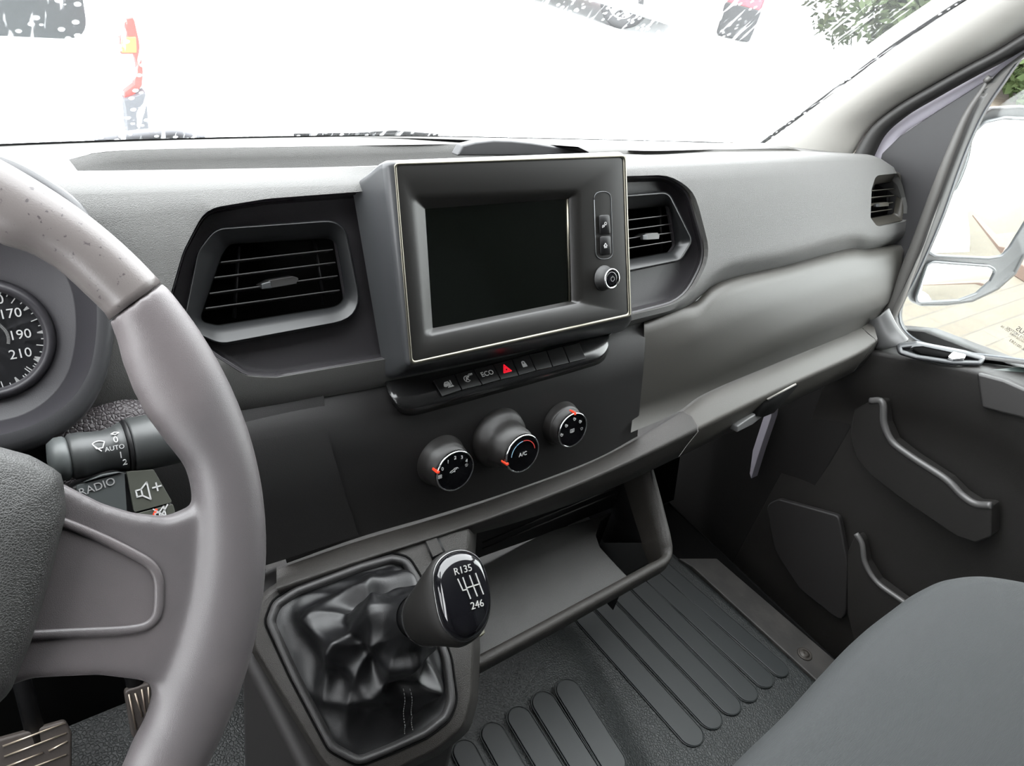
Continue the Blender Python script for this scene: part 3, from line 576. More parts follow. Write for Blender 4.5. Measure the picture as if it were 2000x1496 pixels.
# ================================================================ steering wheel
wh = empty('steering_wheel', WC-W.n*.02, 'worn dark leather steering wheel in front of the driver, thumb grips and wide right spoke', 'steering wheel')
def wpol(x, y): P = W.q(x, y); d = P-WC; a, b = d@W.u, d@W.v; return math.atan2(b, a), math.hypot(a, b)
inn = [(0, 478), (60, 496), (110, 525), (165, 575), (203, 612), (226, 652), (238, 705), (258, 760), (284, 812), (325, 866), (362, 912), (372, 945)]
innb = [(300, 1340), (285, 1400), (258, 1450), (240, 1496)]
pin = sorted([wpol(x, y) for x, y in inn+innb]); ths = wpol(268, 588)[0]
print('wheel inner', [(round(math.degrees(a)), round(b, 3)) for a, b in pin], math.degrees(ths))
def rho_in(t):
    t = (t+PI) % (2*PI)-PI
    if t > PI/2: t = PI-t
    if t < -PI/2: t = -PI-t
    xs_ = [-PI/2, pin[0][0]-.25]+[p[0] for p in pin]+[pin[-1][0]+.35, PI/2]; ys_ = [.168, .168]+[p[1] for p in pin]+[.167, .167]
    return np.interp(t, xs_, ys_)
def rimsec(t, k=1.0):
    ri = rho_in(t); ro = .1985; c_ = (ri+ro)/2; a = (ro-ri)/2*k; e = W.u*math.cos(t)+W.v*math.sin(t); b = .0150*k
    q = []
    for s in np.linspace(0, 2*PI, 28, endpoint=False):
        x = math.copysign(abs(math.cos(s))**.9, math.cos(s)); y = math.copysign(abs(math.sin(s))**.9, math.sin(s))
        bb = b*(1-.28*max(0, -x)*min(1, max(0, (a-.016)/.008)))
        q.append(WC+e*(c_+a*x)+W.n*bb*y)
    return q
loft('upper_rim', [rimsec(t, .955) for t in np.linspace(ths+.002, PI-ths-.002, 90)], WHEELS, wh, closed=True, cap0=True, cap1=True, raw=True)
# grips, lower rim and spokes flow into each other: one surface
bm = bmesh.new()
def addclosed(rows):
    n = len(rows[0]); vs = [[bm.verts.new(tuple(p)) for p in r] for r in rows]
    for i in range(len(rows)-1):
        for j in range(n): bm.faces.new((vs[i][j], vs[i][(j+1) % n], vs[i+1][(j+1) % n], vs[i+1][j]))
    bm.faces.new(vs[0][::-1]); bm.faces.new(vs[-1])
addclosed([rimsec(t, 1.0) for t in np.linspace(PI-ths, 2*PI+ths, 150)])
SP = rpoly([(60, 925), (125, 946), (200, 984), (262, 1003), (330, 1010), (388, 985), (460, 1000), (470, 1200), (400, 1385), (322, 1372), (285, 1328), (190, 1316), (60, 1322), (-40, 1360)], [4, 8, 20, 20, 26, 14, 10, 10, 10, 14, 26, 20, 20, 10], 5)
def spoke(mir):
    P = [W.q(x, y) for x, y in SP]; rows = []
    def g(p, h):
        d = p-WC; a, b = d@W.u, d@W.v; return WC+W.u*(-a if mir else a)+W.v*b+W.n*h
    P2 = shrink(SP, sg_of(SP)*7); P3 = shrink(SP, sg_of(SP)*2)
    P2 = [W.q(x, y) for x, y in P2]; P3 = [W.q(x, y) for x, y in P3]
    addclosed([[g(p, h) for p in Q] for Q, h in ((P2, -.012), (P3, -.010), (P, -.005), (P, .000), (P3, .0045), (P2, .0065))])
spoke(False); spoke(True)
bmesh.ops.recalc_face_normals(bm, faces=bm.faces)
me = bpy.data.meshes.new('lower_rim_with_spokes'); bm.to_mesh(me); bm.free()
lr = link('lower_rim_with_spokes', me, WHEEL, wh)
rm = lr.modifiers.new('r', 'REMESH'); rm.mode = 'VOXEL'; rm.voxel_size = .0017; rm.use_smooth_shade = True
sm = lr.modifiers.new('s', 'SMOOTH'); sm.iterations = 14; sm.factor = .6
bpy.context.view_layer.update()
me = bpy.data.meshes.new_from_object(lr.evaluated_get(bpy.context.evaluated_depsgraph_get())); lr.modifiers.clear(); lr.data = me
me.polygons.foreach_set('use_smooth', [True]*len(me.polygons))
# raised edge framing the grained spoke panel
rp = [W.q(x, y, .0068) for x, y in [(100, 1012), (140, 1027), (200, 1052), (262, 1083), (294, 1103), (308, 1126), (311, 1165), (305, 1205), (288, 1222), (255, 1230), (150, 1236), (40, 1242)]]
tube('spoke_panel_edge', rp, .0022, WHEEL, wh, n=60, seg=12, flat=.6, up=W.n)
AC = rpoly([(-420, 930), (-200, 845), (-40, 862), (62, 890), (122, 925), (130, 1000), (100, 1120), (62, 1250), (20, 1352), (-60, 1430), (-260, 1480), (-440, 1440)], [60, 60, 40, 40, 26, 40, 40, 30, 30, 40, 60, 60], 6)
AC = cat(AC, 110, closed=True); acc = np.array([-160., 1150.]); sc_ = lambda k: acc+(AC-acc)*k
stack('airbag_cover', W, [(sc_(.98), -.02), (sc_(1.), .0), (sc_(1.), .010), (sc_(.99), .017), (sc_(.965), .022), (sc_(.93), .0252), (sc_(.86), .028), (sc_(.6), .031), (sc_(.3), .032), (sc_(.05), .032)], mat('airbag_plastic', (.024, .024, .023), .5, grain=900, bump=.4, kind='voronoi'), wh)
lathe('hub', WC-W.n*.005, -W.n, [(.055, 0), (.05, .03), (.035, .05)], BLACK, wh, seg=32)

# ================================================================ steering column shroud
tube('steering_column', [], 0, BLACK) if 0 else None
colx = WC[0]; cst = WC-W.n*.05
cs = loft('steering_column_shroud', [[cst-W.n*h+W.u*(sx*math.copysign(abs(math.cos(a))**.6, math.cos(a)))+W.v*(sy*math.copysign(abs(math.sin(a))**.6, math.sin(a))+.004) for a in np.linspace(0, 2*PI, 40, endpoint=False)]
     for h, sx, sy in ((0, .050, .046), (.006, .058, .055), (.03, .062, .062), (.09, .064, .070), (.16, .062, .075))], mat('shroud_plastic', (.050, .053, .050), .5, grain=900, bump=.2), None, closed=True, cap0=True, raw=True)
tag(cs, 'dark grey-green plastic shroud around the steering column behind the wheel', 'steering column shroud')

# ================================================================ wiper stalk
YS = .44
wst = empty('wiper_stalk', atY(110, 895, YS), 'black wiper stalk with white wiper symbols pointing right behind the steering wheel', 'wiper stalk')
A0_ = atY(100, 900, YS); A1_ = atY(420, 838, YS); ax = A1_-A0_; LN = np.linalg.norm(ax); ax = ax/LN
def sx_(x): # distance along the axis for image column x
    ts = np.linspace(-.1, 1.3, 400); best = min(ts, key=lambda t: abs((lambda c: c[0]/c[2]*F+1000)(CW.T@(A0_+ax*LN*t-CAM))-x)); return best*LN
k_ = np.linalg.norm(atY(250, 900, YS)-atY(250, 864, YS))*.88/36   # metres per px across
STK = mat('stalk_plastic', (.030, .032, .032), .42)
cp = lathe('stalk_root', A0_, ax, [(.001, sx_(92)), (28*k_, sx_(97)), (36*k_, sx_(112)), (36*k_, sx_(128)), (32*k_, sx_(134))], mat('stalk_root_plastic', (.055, .06, .06), .45), wst, seg=40)
bar_prof = [(34*k_, sx_(134)), (38*k_, sx_(140)), (38*k_, sx_(160)), (35*k_, sx_(185)), (34*k_, sx_(205)), (37*k_, sx_(225)), (43*k_, sx_(240))]
br = lathe('stalk_barrel', A0_, ax, bar_prof, STK, wst, seg=48)
lathe('stalk_groove', A0_, ax, [(41*k_, sx_(240)), (41*k_, sx_(244)), (45*k_, sx_(245)), (46*k_, sx_(249)), (43*k_, sx_(252))], BLACK, wst, seg=48)
lathe('rotating_ring', A0_, ax, [(44*k_, sx_(252)), (47*k_, sx_(256)), (47*k_, sx_(330)), (44*k_, sx_(400)), (40*k_, sx_(408))], STK, wst, seg=48)
def stalk_frame(x, y, extra=.0004):
    """frame on the barrel's surface where the photo shows (x, y)"""
    r = ray(x, y); r = r/np.linalg.norm(r); m = CAM-A0_; mp_ = m-m@ax*ax; rp_ = r-r@ax*ax
    X_ = sx_(x); R_ = np.interp(X_, [p[1] for p in bar_prof], [p[0] for p in bar_prof])+extra
    a, b, c = rp_@rp_, 2*mp_@rp_, mp_@mp_-R_*R_; dd = max(b*b-4*a*c, 0); t = (-b-math.sqrt(dd))/(2*a); P = CAM+r*t
    n = (P-A0_)-((P-A0_)@ax)*ax; n /= np.linalg.norm(n); return P, ax, np.cross(n, ax)
for nm, s, x, y, sz in (('zero_marking', '0', 226, 859, .0062), ('auto_marking', 'AUTO', 224, 875, .0043), ('one_marking', '1', 236, 889, .0062), ('two_marking', '2', 244, 903, .0062)):
    P, u, v = stalk_frame(x, y, .0014); text(nm, s, P, u, v, sz, WHITE, br, thick=.0002)
P, u, v = stalk_frame(193, 869); strokes('wiper_symbol', P+u*0, u, v, [arc(0, -1, 1.9, 50, 130, 8), [(1.2, .45), (.6, -.8), (-.6, -.8), (-1.2, .45)], [(-.9, -.1), (.2, -1.5)]], .0030, .0007, WHITE, br)
P, u, v = stalk_frame(228, 846); strokes('wash_symbol', P, u, v, [[(-1.6, 0), (-.6, .5), (.8, 0), (-.6, -.5), (-1.6, 0)], [(.8, .2), (1.8, .8)], [(.8, -.1), (1.9, -.5)]], .0022, .0006, WHITE, br)

# ================================================================ audio remote control behind the wheel
Q = Plane(atY(245, 950, .415), 38)
aud = empty('audio_remote', Q.q(255, 980, -.02), 'dark audio remote pod with volume buttons behind the right wheel spoke', 'audio remote')
AUM = mat('remote_plastic', (.030, .034, .034), .5); AUM2 = mat('remote_plastic_green', (.036, .038, .030), .5)
pslab('remote_body', Q, [(138, 950), (165, 938), (205, 926), (243, 919), (298, 917), (306, 924), (338, 985), (350, 1030), (330, 1070), (150, 1060)], -.030, -.004, BLACK, aud, bevel=.003)
b = pslab('radio_button', Q, rpoly([(150, 948), (243, 922), (250, 1030), (150, 1040)], 3, 3), -.006, 0, AUM, aud, bevel=.0012)
pslab('radio_button_ridge', Q, [(163, 942), (200, 926), (230, 921), (240, 923), (200, 932)], -.006, .002, AUM, b, bevel=.0008)
text('radio_marking', 'RADIO', Q.q(190, 951, .0003), Q.u, Q.v, .0072, GPRINT, b, ang=.10)
b = pslab('volume_up_button', Q, rpoly([(247, 921), (300, 917), (337, 981), (262, 1001)], 4, 3), -.006, .0005, AUM2, aud, bevel=.0012)
SPK = [[(-1.2, -.4), (-1.2, .4), (-.6, .4), (.2, 1.1), (.2, -1.1), (-.6, -.4), (-1.2, -.4)], [(-.6, .4), (-.6, -.4)]]
strokes('volume_up_symbol', Q.q(287, 959, .0009), Q.u, Q.v, SPK+[[(.7, .2), (1.7, .2)], [(1.2, .7), (1.2, -.3)]], .0055, .0010, WHITE, b)
b = pslab('mute_button', Q, rpoly([(263, 1004), (338, 984), (350, 1030), (290, 1050)], 4, 3), -.006, .0004, AUM2, aud, bevel=.0012)
strokes('mute_symbol', Q.q(320, 1003, .0008), Q.u, Q.v, SPK+[[(-1.3, 1.1), (.9, -1.2)], [(-1.2, -1.1), (.8, 1.2)]], .0045, .0009, WHITE, b)
strokes('red_mark', Q.q(302, 1003, .0008), Q.u, Q.v, [[(-.6, -.8), (.5, .8)]], .003, .0016, RED, b)

# ================================================================ instrument cluster
cl = empty('instrument_cluster', CL.q(-30, 760, 0), 'instrument cluster behind the steering wheel with black speedometer and white numbers', 'instrument cluster')
CO = rpoly([(-520, 330), (-100, 278), (20, 312), (105, 356), (165, 398), (212, 480), (225, 600), (218, 690), (196, 765), (150, 832), (60, 892), (-520, 930)], [30, 50, 30, 20, 30, 50, 40, 30, 30, 30, 30, 30], 5)
CI = rpoly([(-500, 360), (-100, 322), (20, 342), (90, 380), (140, 415), (182, 500), (189, 600), (185, 680), (170, 735), (130, 798), (60, 842), (-500, 880)], [30, 50, 30, 20, 30, 50, 40, 30, 30, 30, 30, 30], 5)
CF = rpoly([(-480, 430), (-100, 410), (0, 430), (60, 455), (100, 490), (135, 540), (150, 610), (148, 680), (132, 735), (100, 780), (50, 815), (-480, 850)], [30, 50, 30, 20, 30, 50, 40, 30, 30, 30, 30, 30], 5)
CO = cat([(-520, 330), (-300, 290), (-100, 282), (20, 310), (105, 356), (165, 405), (208, 490), (224, 590), (221, 670), (205, 740), (165, 810), (90, 865), (-50, 905), (-300, 925), (-520, 900)], 110, closed=True); CI = cat([(-500, 370), (-300, 335), (-100, 322), (15, 345), (85, 380), (140, 430), (178, 510), (189, 600), (186, 670), (172, 730), (135, 785), (60, 832), (-60, 860), (-300, 880), (-500, 860)], 110, closed=True); CF = cat([(-480, 440), (-300, 415), (-100, 410), (0, 432), (60, 460), (105, 500), (138, 555), (150, 615), (148, 675), (134, 730), (102, 775), (45, 812), (-60, 832), (-300, 850), (-480, 830)], 110, closed=True); so = sg_of(CO)
stack('cluster_hood', CL, [(shrink(CO, so*-3), -.07), (CO, .010), (shrink(CO, so*3), .018), (np.array(CO)*.5+np.array(CI)*.5, .021), (CI, .0195)], mat('hood_plastic', (.030, .030, .032), .42, grain=1200, bump=.15), cl, cap=False)
stack('cluster_tray', CL, [(CI, .0195), (shrink(CI, so*2), .018), (CF, -.012), (shrink(CF, so*4), -.014)], CLUSTER, cl)
dc = CL.q(-29, 664, -.0135); Rd = abs((Plane(dc, n=CL.n).q(110, 664)-dc)@CL.u)
lathe('dial_rim', dc, CL.n, [(Rd+.001, 0), (Rd-.001, .004), (Rd-.003, .0055), (Rd-.0048, .0055), (Rd-.006, .004), (Rd-.0075, -.001)], CLUSTER, cl, seg=80)
sf = lathe('speedometer_face', dc+CL.n*.0005, CL.n, [(Rd-.006, 0), (.01, 0), (0, 0)], mat('dial_face_black', (.010, .010, .012), .5), cl, seg=64, smooth=False)
fpn = Plane(dc+CL.n*.0007, n=CL.n); rs = np.linalg.norm(fpn.q(86, 676)-dc)
strokes('scale_ring', fpn.p, fpn.u, fpn.v, [arc(0, 0, 1, -28, 88, 40)], rs, .0006, WHITE, sf)
def angof(x, y): P = fpn.q(x, y)-dc; return math.degrees(math.atan2(P@CL.v, P@CL.u))
tk = [angof(2, 560), angof(48, 602), angof(73, 649), angof(74, 699)]; step = (tk[3]-tk[0])/3
print('ticks', tk, 'ring', rs, Rd)
vs_ = []
for i in range(-8, 4):
    a = tk[3]-(3-i)*step*-1 if 0 else tk[0]+i*step
    e = lambda t, r: (r*math.cos(math.radians(t)), r*math.sin(math.radians(t)))
    strokes('scale_tick', fpn.p, fpn.u, fpn.v, [[e(a-1.1, .985), e(a, .90)], [e(a+1.1, .985), e(a, .90)], [e(a, .985), e(a, .91)], [e(a-.6, .98), e(a, .93)], [e(a+.6, .98), e(a, .93)]], rs, .0009, WHITE, sf)
    for f, l in ((.25, .95), (.5, .87), (.75, .95)): strokes('scale_tick', fpn.p, fpn.u, fpn.v, [[e(a+step*f, .98), e(a+step*f, l)]], rs, .0006, WHITE, sf)
for s, x, y in (('170', 20, 613), ('190', 39, 654), ('210', 40, 691), ('150', -16, 587), ('130', -60, 572)): text('speed_number', s, fpn.q(x, y), CL.u, CL.v, .0090, WHITE, sf)
for a in np.linspace(-20, 60, 22): strokes('inner_tick', fpn.p+CL.u*0, fpn.u, fpn.v, [[(math.cos(math.radians(a))*.36, math.sin(math.radians(a))*.36), (math.cos(math.radians(a))*.41, math.sin(math.radians(a))*.41)]], rs, .0004, GPRINT, sf)
# coarse grained panel between cluster and stalk
cgp = loft('column_surround', [L(D1, [(112, 795), (150, 792), (240, 765), (300, 780), (400, 795)], -.008), L(D1, [(112, 850), (150, 840), (240, 800), (320, 800), (400, 815)], .006), L(D1, [(80, 960), (120, 950), (260, 900), (340, 880), (410, 890)], .006), L(D1, [(60, 1100), (100, 1090), (300, 1000), (380, 960), (420, 950)], -.02)], GRAINY, dash, n=40)
# ================================================================ gear console (part of the dashboard moulding) and gear lever
q0 = G.q(720, 1300); print('gaiter centre', q0, 'knob', atZ(900, 1160, .55))
GO = rpoly([(503, 1178), (538, 1147), (700, 1092), (880, 1038), (918, 1030), (914, 1085), (924, 1262), (920, 1365), (905, 1420), (850, 1465), (720, 1530), (640, 1500), (496, 1265)], [50, 60, 30, 10, 10, 20, 10, 30, 30, 30, 30, 40, 20], 5)
GH = rpoly([(514, 1215), (530, 1172), (575, 1143), (700, 1096), (765, 1078), (800, 1086), (824, 1125), (884, 1285), (895, 1370), (880, 1408), (836, 1442), (765, 1474), (700, 1500), (640, 1468), (565, 1326)], [30, 34, 40, 60, 30, 34, 50, 90, 60, 40, 40, 60, 40, 40, 60], 6)
GH = cat(GH, 130, closed=True); GO = cat(GO, 130, closed=True); s1 = sg_of(GH)
gc = stack('gear_console', G, [(shrink(GO, sg_of(GO)*-14), -.06), (shrink(GO, sg_of(GO)*-4), -.012), (GO, -.003), (shrink(GO, sg_of(GO)*5), .0)], CONS, dash, cap=True)
gc2 = slab('console_side', [G.q(x, y, -.03) for x, y in [(470, 1120), (700, 1040), (900, 1000), (890, 1250), (900, 1420), (700, 1560), (600, 1530), (478, 1290)]], (0, -.01, -.40), mat('console_side_plastic', (.014, .0125, .0125), .6), dash, bevel=.01)
gear = empty('gear_lever', q0, 'gear lever with black leather gaiter and glossy knob marked R135 246', 'gear lever')
stack('gaiter_frame', G, [(shrink(GH, s1*-1), -.002), (shrink(GH, s1*-1), .0012), (shrink(GH, s1*2.5), .002), (shrink(GH, s1*4), -.003)], VBLACK, gear, cap=False)
stack('frame_ring', G, [(shrink(GH, s1*3), -.004), (shrink(GH, s1*4), .004), (shrink(GH, s1*10), .0075), (shrink(GH, s1*17), .006), (shrink(GH, s1*23), .000)], mat('gaiter_ring_plastic', (.024, .023, .023), .45, grain=900, bump=.25, kind='voronoi'), gear, cap=False)
# knob: flared body leaning back, black glossy cap on its end
kax = np.array([-.02, -.62, .78]); kax /= np.linalg.norm(kax)
kcap = atZ(902, 1163, .552)
KP = Plane(kcap, n=kax); print('KP', KP.u, KP.v)
CAPO = [(846, 1128), (853, 1102), (872, 1083), (903, 1076), (930, 1088), (945, 1114), (954, 1150), (956, 1185), (948, 1216), (930, 1240), (903, 1252), (876, 1238), (860, 1212), (850, 1168)]
cap = cat([KP.q(x, y) for x, y in CAPO], 60, closed=True); cc = cap.mean(0)
kbase = KP.q(902, 1163) ; ang_cap = cap-cc
bdir = -kax
P_base = atZ(838, 1203, .512)
Lk = (cc-P_base)@kax; off_ = (P_base-(cc-kax*Lk)); print('knob length', Lk, off_)
def kl(t, s, dz=0): # t along cap->base
    c0 = cc*(1-t)+P_base*t; R0 = np.linalg.norm(ang_cap, axis=1).mean()
    ra = ang_cap/np.linalg.norm(ang_cap, axis=1)[:, None]
    k = min(1, t*1.6); return c0+(ang_cap*(1-k)+ra*R0*k)*s
kb = loft('knob_body', [kl(-.02, .93), kl(.0, 1.03), kl(.05, 1.09), kl(.15, 1.12), kl(.4, 1.06), kl(.75, .93), kl(.97, .82), kl(1.0, .80), kl(1.02, .74), kl(1.03, .6)], mat('knob_soft_grip', (.006, .0055, .005), .6, grain=1800, bump=.1, spec=.3), gear, closed=True, raw=True, cap0=True, cap1=True)
loft('chrome_ring', [kl(.95, .84), kl(.965, .85), kl(.985, .85), kl(1.0, .82)], mat('dark_chrome', (.12, .12, .12), .25, metal=.9), kb, closed=True, raw=True)
def cp_(h, s): return cc+ang_cap*s+kax*h
loft('cap_rim', [cp_(-.002, 1.02), cp_(.0005, 1.035), cp_(.0015, 1.01), cp_(.001, .97)], mat('dark_chrome', (.12, .12, .12), .25, metal=.9), kb, closed=True, raw=True)
kc_ = loft('knob_cap', [cp_(0, .985), cp_(.003, .97), cp_(.0055, .90), cp_(.0075, .76), cp_(.0088, .5), cp_(.0092, .25), cp_(.0093, .05)], GLOSS, kb, closed=True, raw=True, cap1=True)
KT = Plane(cc+kax*.0096, n=kax)
pu = KT.q(938, 1108)-KT.q(888, 1122); pu /= np.linalg.norm(pu); pv = np.cross(kax, pu)
SILP = mat('silver_print', (.22, .22, .21), .5, emis=(1, 1, 1, .06))
o = KT.q(904, 1113)
wd = np.linalg.norm(KT.q(926, 1105)-KT.q(885, 1122))
text('gear_marking', 'R135', o, pu, pv, wd*.40, SILP, kc_)
o2 = KT.q(932, 1181); text('gear_marking', '246', o2, pu, pv, wd*.40, SILP, kc_)
def g2(x, y): P = KT.q(x, y)-KT.p; return (P@pu, P@pv)
pat = [[(894, 1131), (904, 1153), (912, 1151)], [(904, 1128), (912, 1151), (919, 1169)], [(917, 1124), (925, 1146), (932, 1164)], [(929, 1120), (937, 1142), (944, 1160)], [(912, 1148), (937, 1140)]]
strokes('gear_pattern', KT.p, pu, pv, [[g2(x, y) for x, y in l] for l in pat], 1, .0009, SILP, kc_)
# stem under the knob and the folded leather gaiter
s0 = P_base; s1_ = s0-kax*.026
tube('stem_collar', [s0+kax*.002, s0-kax*.012, s1_-kax*.012], [.0175, .0165, .0165], BLACK, gear, seg=28, caps=True)
NB, NT = 120, 34
base = cat([G.q(x, y, .001) for x, y in shrink(GH, s1*22)], NB, closed=True)
top_c = s0-kax*.024; up_ = G.n
# order the collar loop like the base loop
bc = base.mean(0); tp = []
ku = np.array([1, 0, 0])-kax*kax[0]; ku /= np.linalg.norm(ku); kv = np.cross(kax, ku)
for p in base:
    d = p-bc; a = math.atan2(d@G.v, d@G.u); tp.append(top_c+.0175*(math.cos(a)*ku+math.sin(a)*kv))
tp = np.array(tp); rows = []
phi = np.array([math.atan2((p-bc)@G.v, (p-bc)@G.u) for p in base])
for i in range(NT+1):
    t = i/NT; row_ = []
    for j in range(NB):
        b, tt = base[j], tp[j]; a = phi[j]
        out_ = (b-bc)/np.linalg.norm(b-bc)
        h = t**1.35
        p = b*(1-t)+tt*t
        p = b+(tt-b)*t; hz = (tt-b)@up_
        p = p-up_*((tt-b)@up_)*t+up_*hz*(t**1.5)                      # sags low then climbs to the collar
        env = math.sin(PI*min(1, t*1.05))**.9
        rg = lambda s, p: 1-2*abs(math.sin(s))**p
        f = env*(.0075*rg(1.5*a+2.6*t+.6, .8)+.0050*rg(2.5*a-4.0*t+1.2, .7)+.0028*rg(4.5*a+5*t, .8))
        ridge = .011*math.exp(-((t-.42-.09*math.sin(2*a+.5))/.085)**2)*(.6+.4*math.cos(a-2.4))+.008*math.exp(-((t-.78-.05*math.sin(3*a))/.06)**2)
        f += -.010*math.exp(-((t-.60-.07*math.sin(2*a+1))/.07)**2)
        nrm = up_*.75+out_*.65
        p = p+nrm*(f*1.0+ridge*.9+.004*env)
        row_.append(p)
    rows.append(row_)
gt = loft('gaiter', rows, LEATHER, gear, closed=True, raw=True, subsurf=1)
# two rows of grey stitching down the front seam
def gpt(a, t):
    j = int(np.argmin(np.abs(np.angle(np.exp(1j*(phi-a)))))); f = t*NT; i = int(f); k = f-i
    P = np.array(rows[min(i, NT)][j])*(1-k)+np.array(rows[min(i+1, NT)][j])*k; n = np.array(rows[min(i+1, NT)][j])-np.array(rows[i][j]); s = np.array(rows[i][(j+1) % NB])-np.array(rows[i][j])
    nn = np.cross(s, n); nn /= np.linalg.norm(nn)
    if nn@up_ < 0: nn = -nn
    return P+nn*.0011
THR = mat('stitch_thread', (.16, .16, .16), .8)
bmv = []
def ang_at(x, y): P = G.q(x, y)-bc; return math.atan2(P@G.v, P@G.u)
for aa in (ang_at(812, 1447), ang_at(796, 1455)):
    for k in range(17):
        t0 = .03+k*.027; bmv.append([gpt(aa, t0), gpt(aa, t0+.016)])
vs_, fs_ = [], []
for a, b in bmv:
    d = b-a; d /= np.linalg.norm(d); s = np.cross(d, up_); s /= np.linalg.norm(s); k = len(vs_)
    vs_ += [a-s*.0004, b-s*.0004, b+s*.0004, a+s*.0004, a+up_*.0008, b+up_*.0008]; fs_ += [(k, k+1, k+5, k+4), (k+3, k+4, k+5, k+2), (k, k+3, k+2, k+1)]
mesh('stitching', vs_, fs_, THR, gt, fix=False)

# slot with tab above the gaiter and the small clip beside the knob
pslab('console_slot', G, [(826, 1049), (853, 1040), (872, 1082), (846, 1096)], -.002, .001, BLACK, dash)
pslab('console_tab', G, [(830, 1054), (851, 1046), (866, 1078), (846, 1088)], .0, .0022, CONS, dash, bevel=.0006)

# ================================================================ storage tray under the heater panel
tray = empty('storage_tray', atZ(1150, 1150, .25), 'black open storage tray with a raised rim below the heater dials', 'storage tray')
rimz = .300
# rim path: from the underside of the ledge down the passenger side, round the corner and along the front
RP = [(1276, 905, .44, None), (1290, 955, .415, None), (1303, 1005, .388, None), (1314, 1050, .362, None), (1317, 1075, None, rimz), (1306, 1096, None, rimz), (1280, 1112, None, rimz), (1150, 1184, None, rimz), (1000, 1266, None, rimz), (921, 1308, None, rimz), (880, 1330, None, rimz)]
def rp3(x, y, Y, Z): return atY(x, y, Y) if Y is not None else atZ(x, y, Z)
rim = cat([rp3(*p) for p in RP], 70)
tdir = np.gradient(rim, axis=0); tdir /= np.linalg.norm(tdir, axis=1)[:, None]
inw = np.array([np.array([-.25, .95, .15]) if False else np.cross([0, 0, 1], t) for t in tdir]); inw = np.array([i_/max(np.linalg.norm(i_), 1e-6) for i_ in inw])
cenT = atZ(1080, 1080, .27)
inw = np.array([i_ if (cenT-p)@i_ > 0 else -i_ for p, i_ in zip(rim, inw)])
for k in range(len(inw)): 
    if k < 28: w_ = k/28; inw[k] = np.array([-1, .0, .0])*(1-w_)+inw[k]*w_; inw[k] /= np.linalg.norm(inw[k])
nz = np.array([np.cross(t, i_) for t, i_ in zip(tdir, inw)]); nz = np.array([q if q[2]-q[1]*.5 > 0 else -q for q in nz])
RW = .011
tr_rows = [rim-nz*.040+inw*.012, rim-nz*.020+inw*.001, rim-nz*.006, rim-nz*.001+inw*.002, rim+nz*.000+inw*.005, rim-nz*.0005+inw*.009, rim-nz*.003+inw*RW, rim-nz*.0035+inw*(RW+.0015), rim-nz*.018+inw*(RW+.003), rim-nz*.05+inw*(RW+.006)]
loft('tray_rim', tr_rows, CONS, tray, raw=True)
TZ = .268
TF = [atZ(x, y, TZ) for x, y in [(905, 1300), (880, 1100), (905, 1075), (1230, 935), (1290, 900), (1316, 1062), (1300, 1098), (1150, 1183), (1000, 1266)]]
FLP = [(860, 1110), (905, 1088), (1195, 1000), (1172, 1018), (1164, 1045), (1172, 1068), (1190, 1088), (1226, 1126), (1150, 1178), (1000, 1262), (915, 1312), (880, 1330)]
slab('tray_floor', [atZ(x, y, TZ) for x, y in FLP], (0, 0, -.004), mat('tray_floor_plastic', (.025, .0242, .0228), .5, grain=700, bump=.35, kind='voronoi'), tray, bevel=.0015)
slab('cup_well', [atZ(x, y, TZ-.07) for x, y in [(1120, 960), (1265, 925), (1296, 1040), (1286, 1088), (1190, 1140), (1100, 1090)]], (0, 0, -.004), VBLACK, tray)
loft('well_wall', [[atZ(x, y, TZ-.001) for x, y in FLP[2:8]], [atZ(x, y, TZ-.001)+np.array([0, 0, -.07]) for x, y in FLP[2:8]]], BLACK, tray, n=30)
# back wall with its two fine ridges
bw0 = [(870, 1062), (910, 1040), (1060, 985), (1200, 930), (1276, 905)]
backY = .47
loft('tray_back', [[atY(x, y-26, backY-.015) for x, y in bw0], [atY(x, y+10, backY) for x, y in bw0], [atY(x, y+60, backY) for x, y in bw0]], BLACK, tray, n=30)
for dy in (0, 12):
    tube('tray_ridge', [atY(942, 1052+dy+8, backY-.014), atY(1060, 1006+dy+5, backY-.014), atY(1200, 950+dy+3, backY-.014)], .0011, CONS, tray, seg=8)
slab('tray_side', [atX(x, y, .70) for x, y in [(1262, 880), (1300, 1060), (1180, 1060), (1120, 960)]], (.004, 0, 0), BLACK, tray)
loft('tray_end', [[atY(905, 1060, .44), atY(900, 1085, .42), atY(890, 1130, .385), atZ(900, 1290, .285)], [atY(930, 1022, .45), atY(925, 1060, .44), atY(915, 1130, .42), atZ(925, 1300, .265)]], BLACK, tray, n=20)
pslab('tray_clip', Plane(atZ(930, 1240, .30), n=(0, -.3, .95)), [(920, 1222), (942, 1214), (948, 1236), (934, 1246), (921, 1250)], -.006, .002, mat('clip_plastic', (.05, .045, .02), .4), tray, bevel=.001)

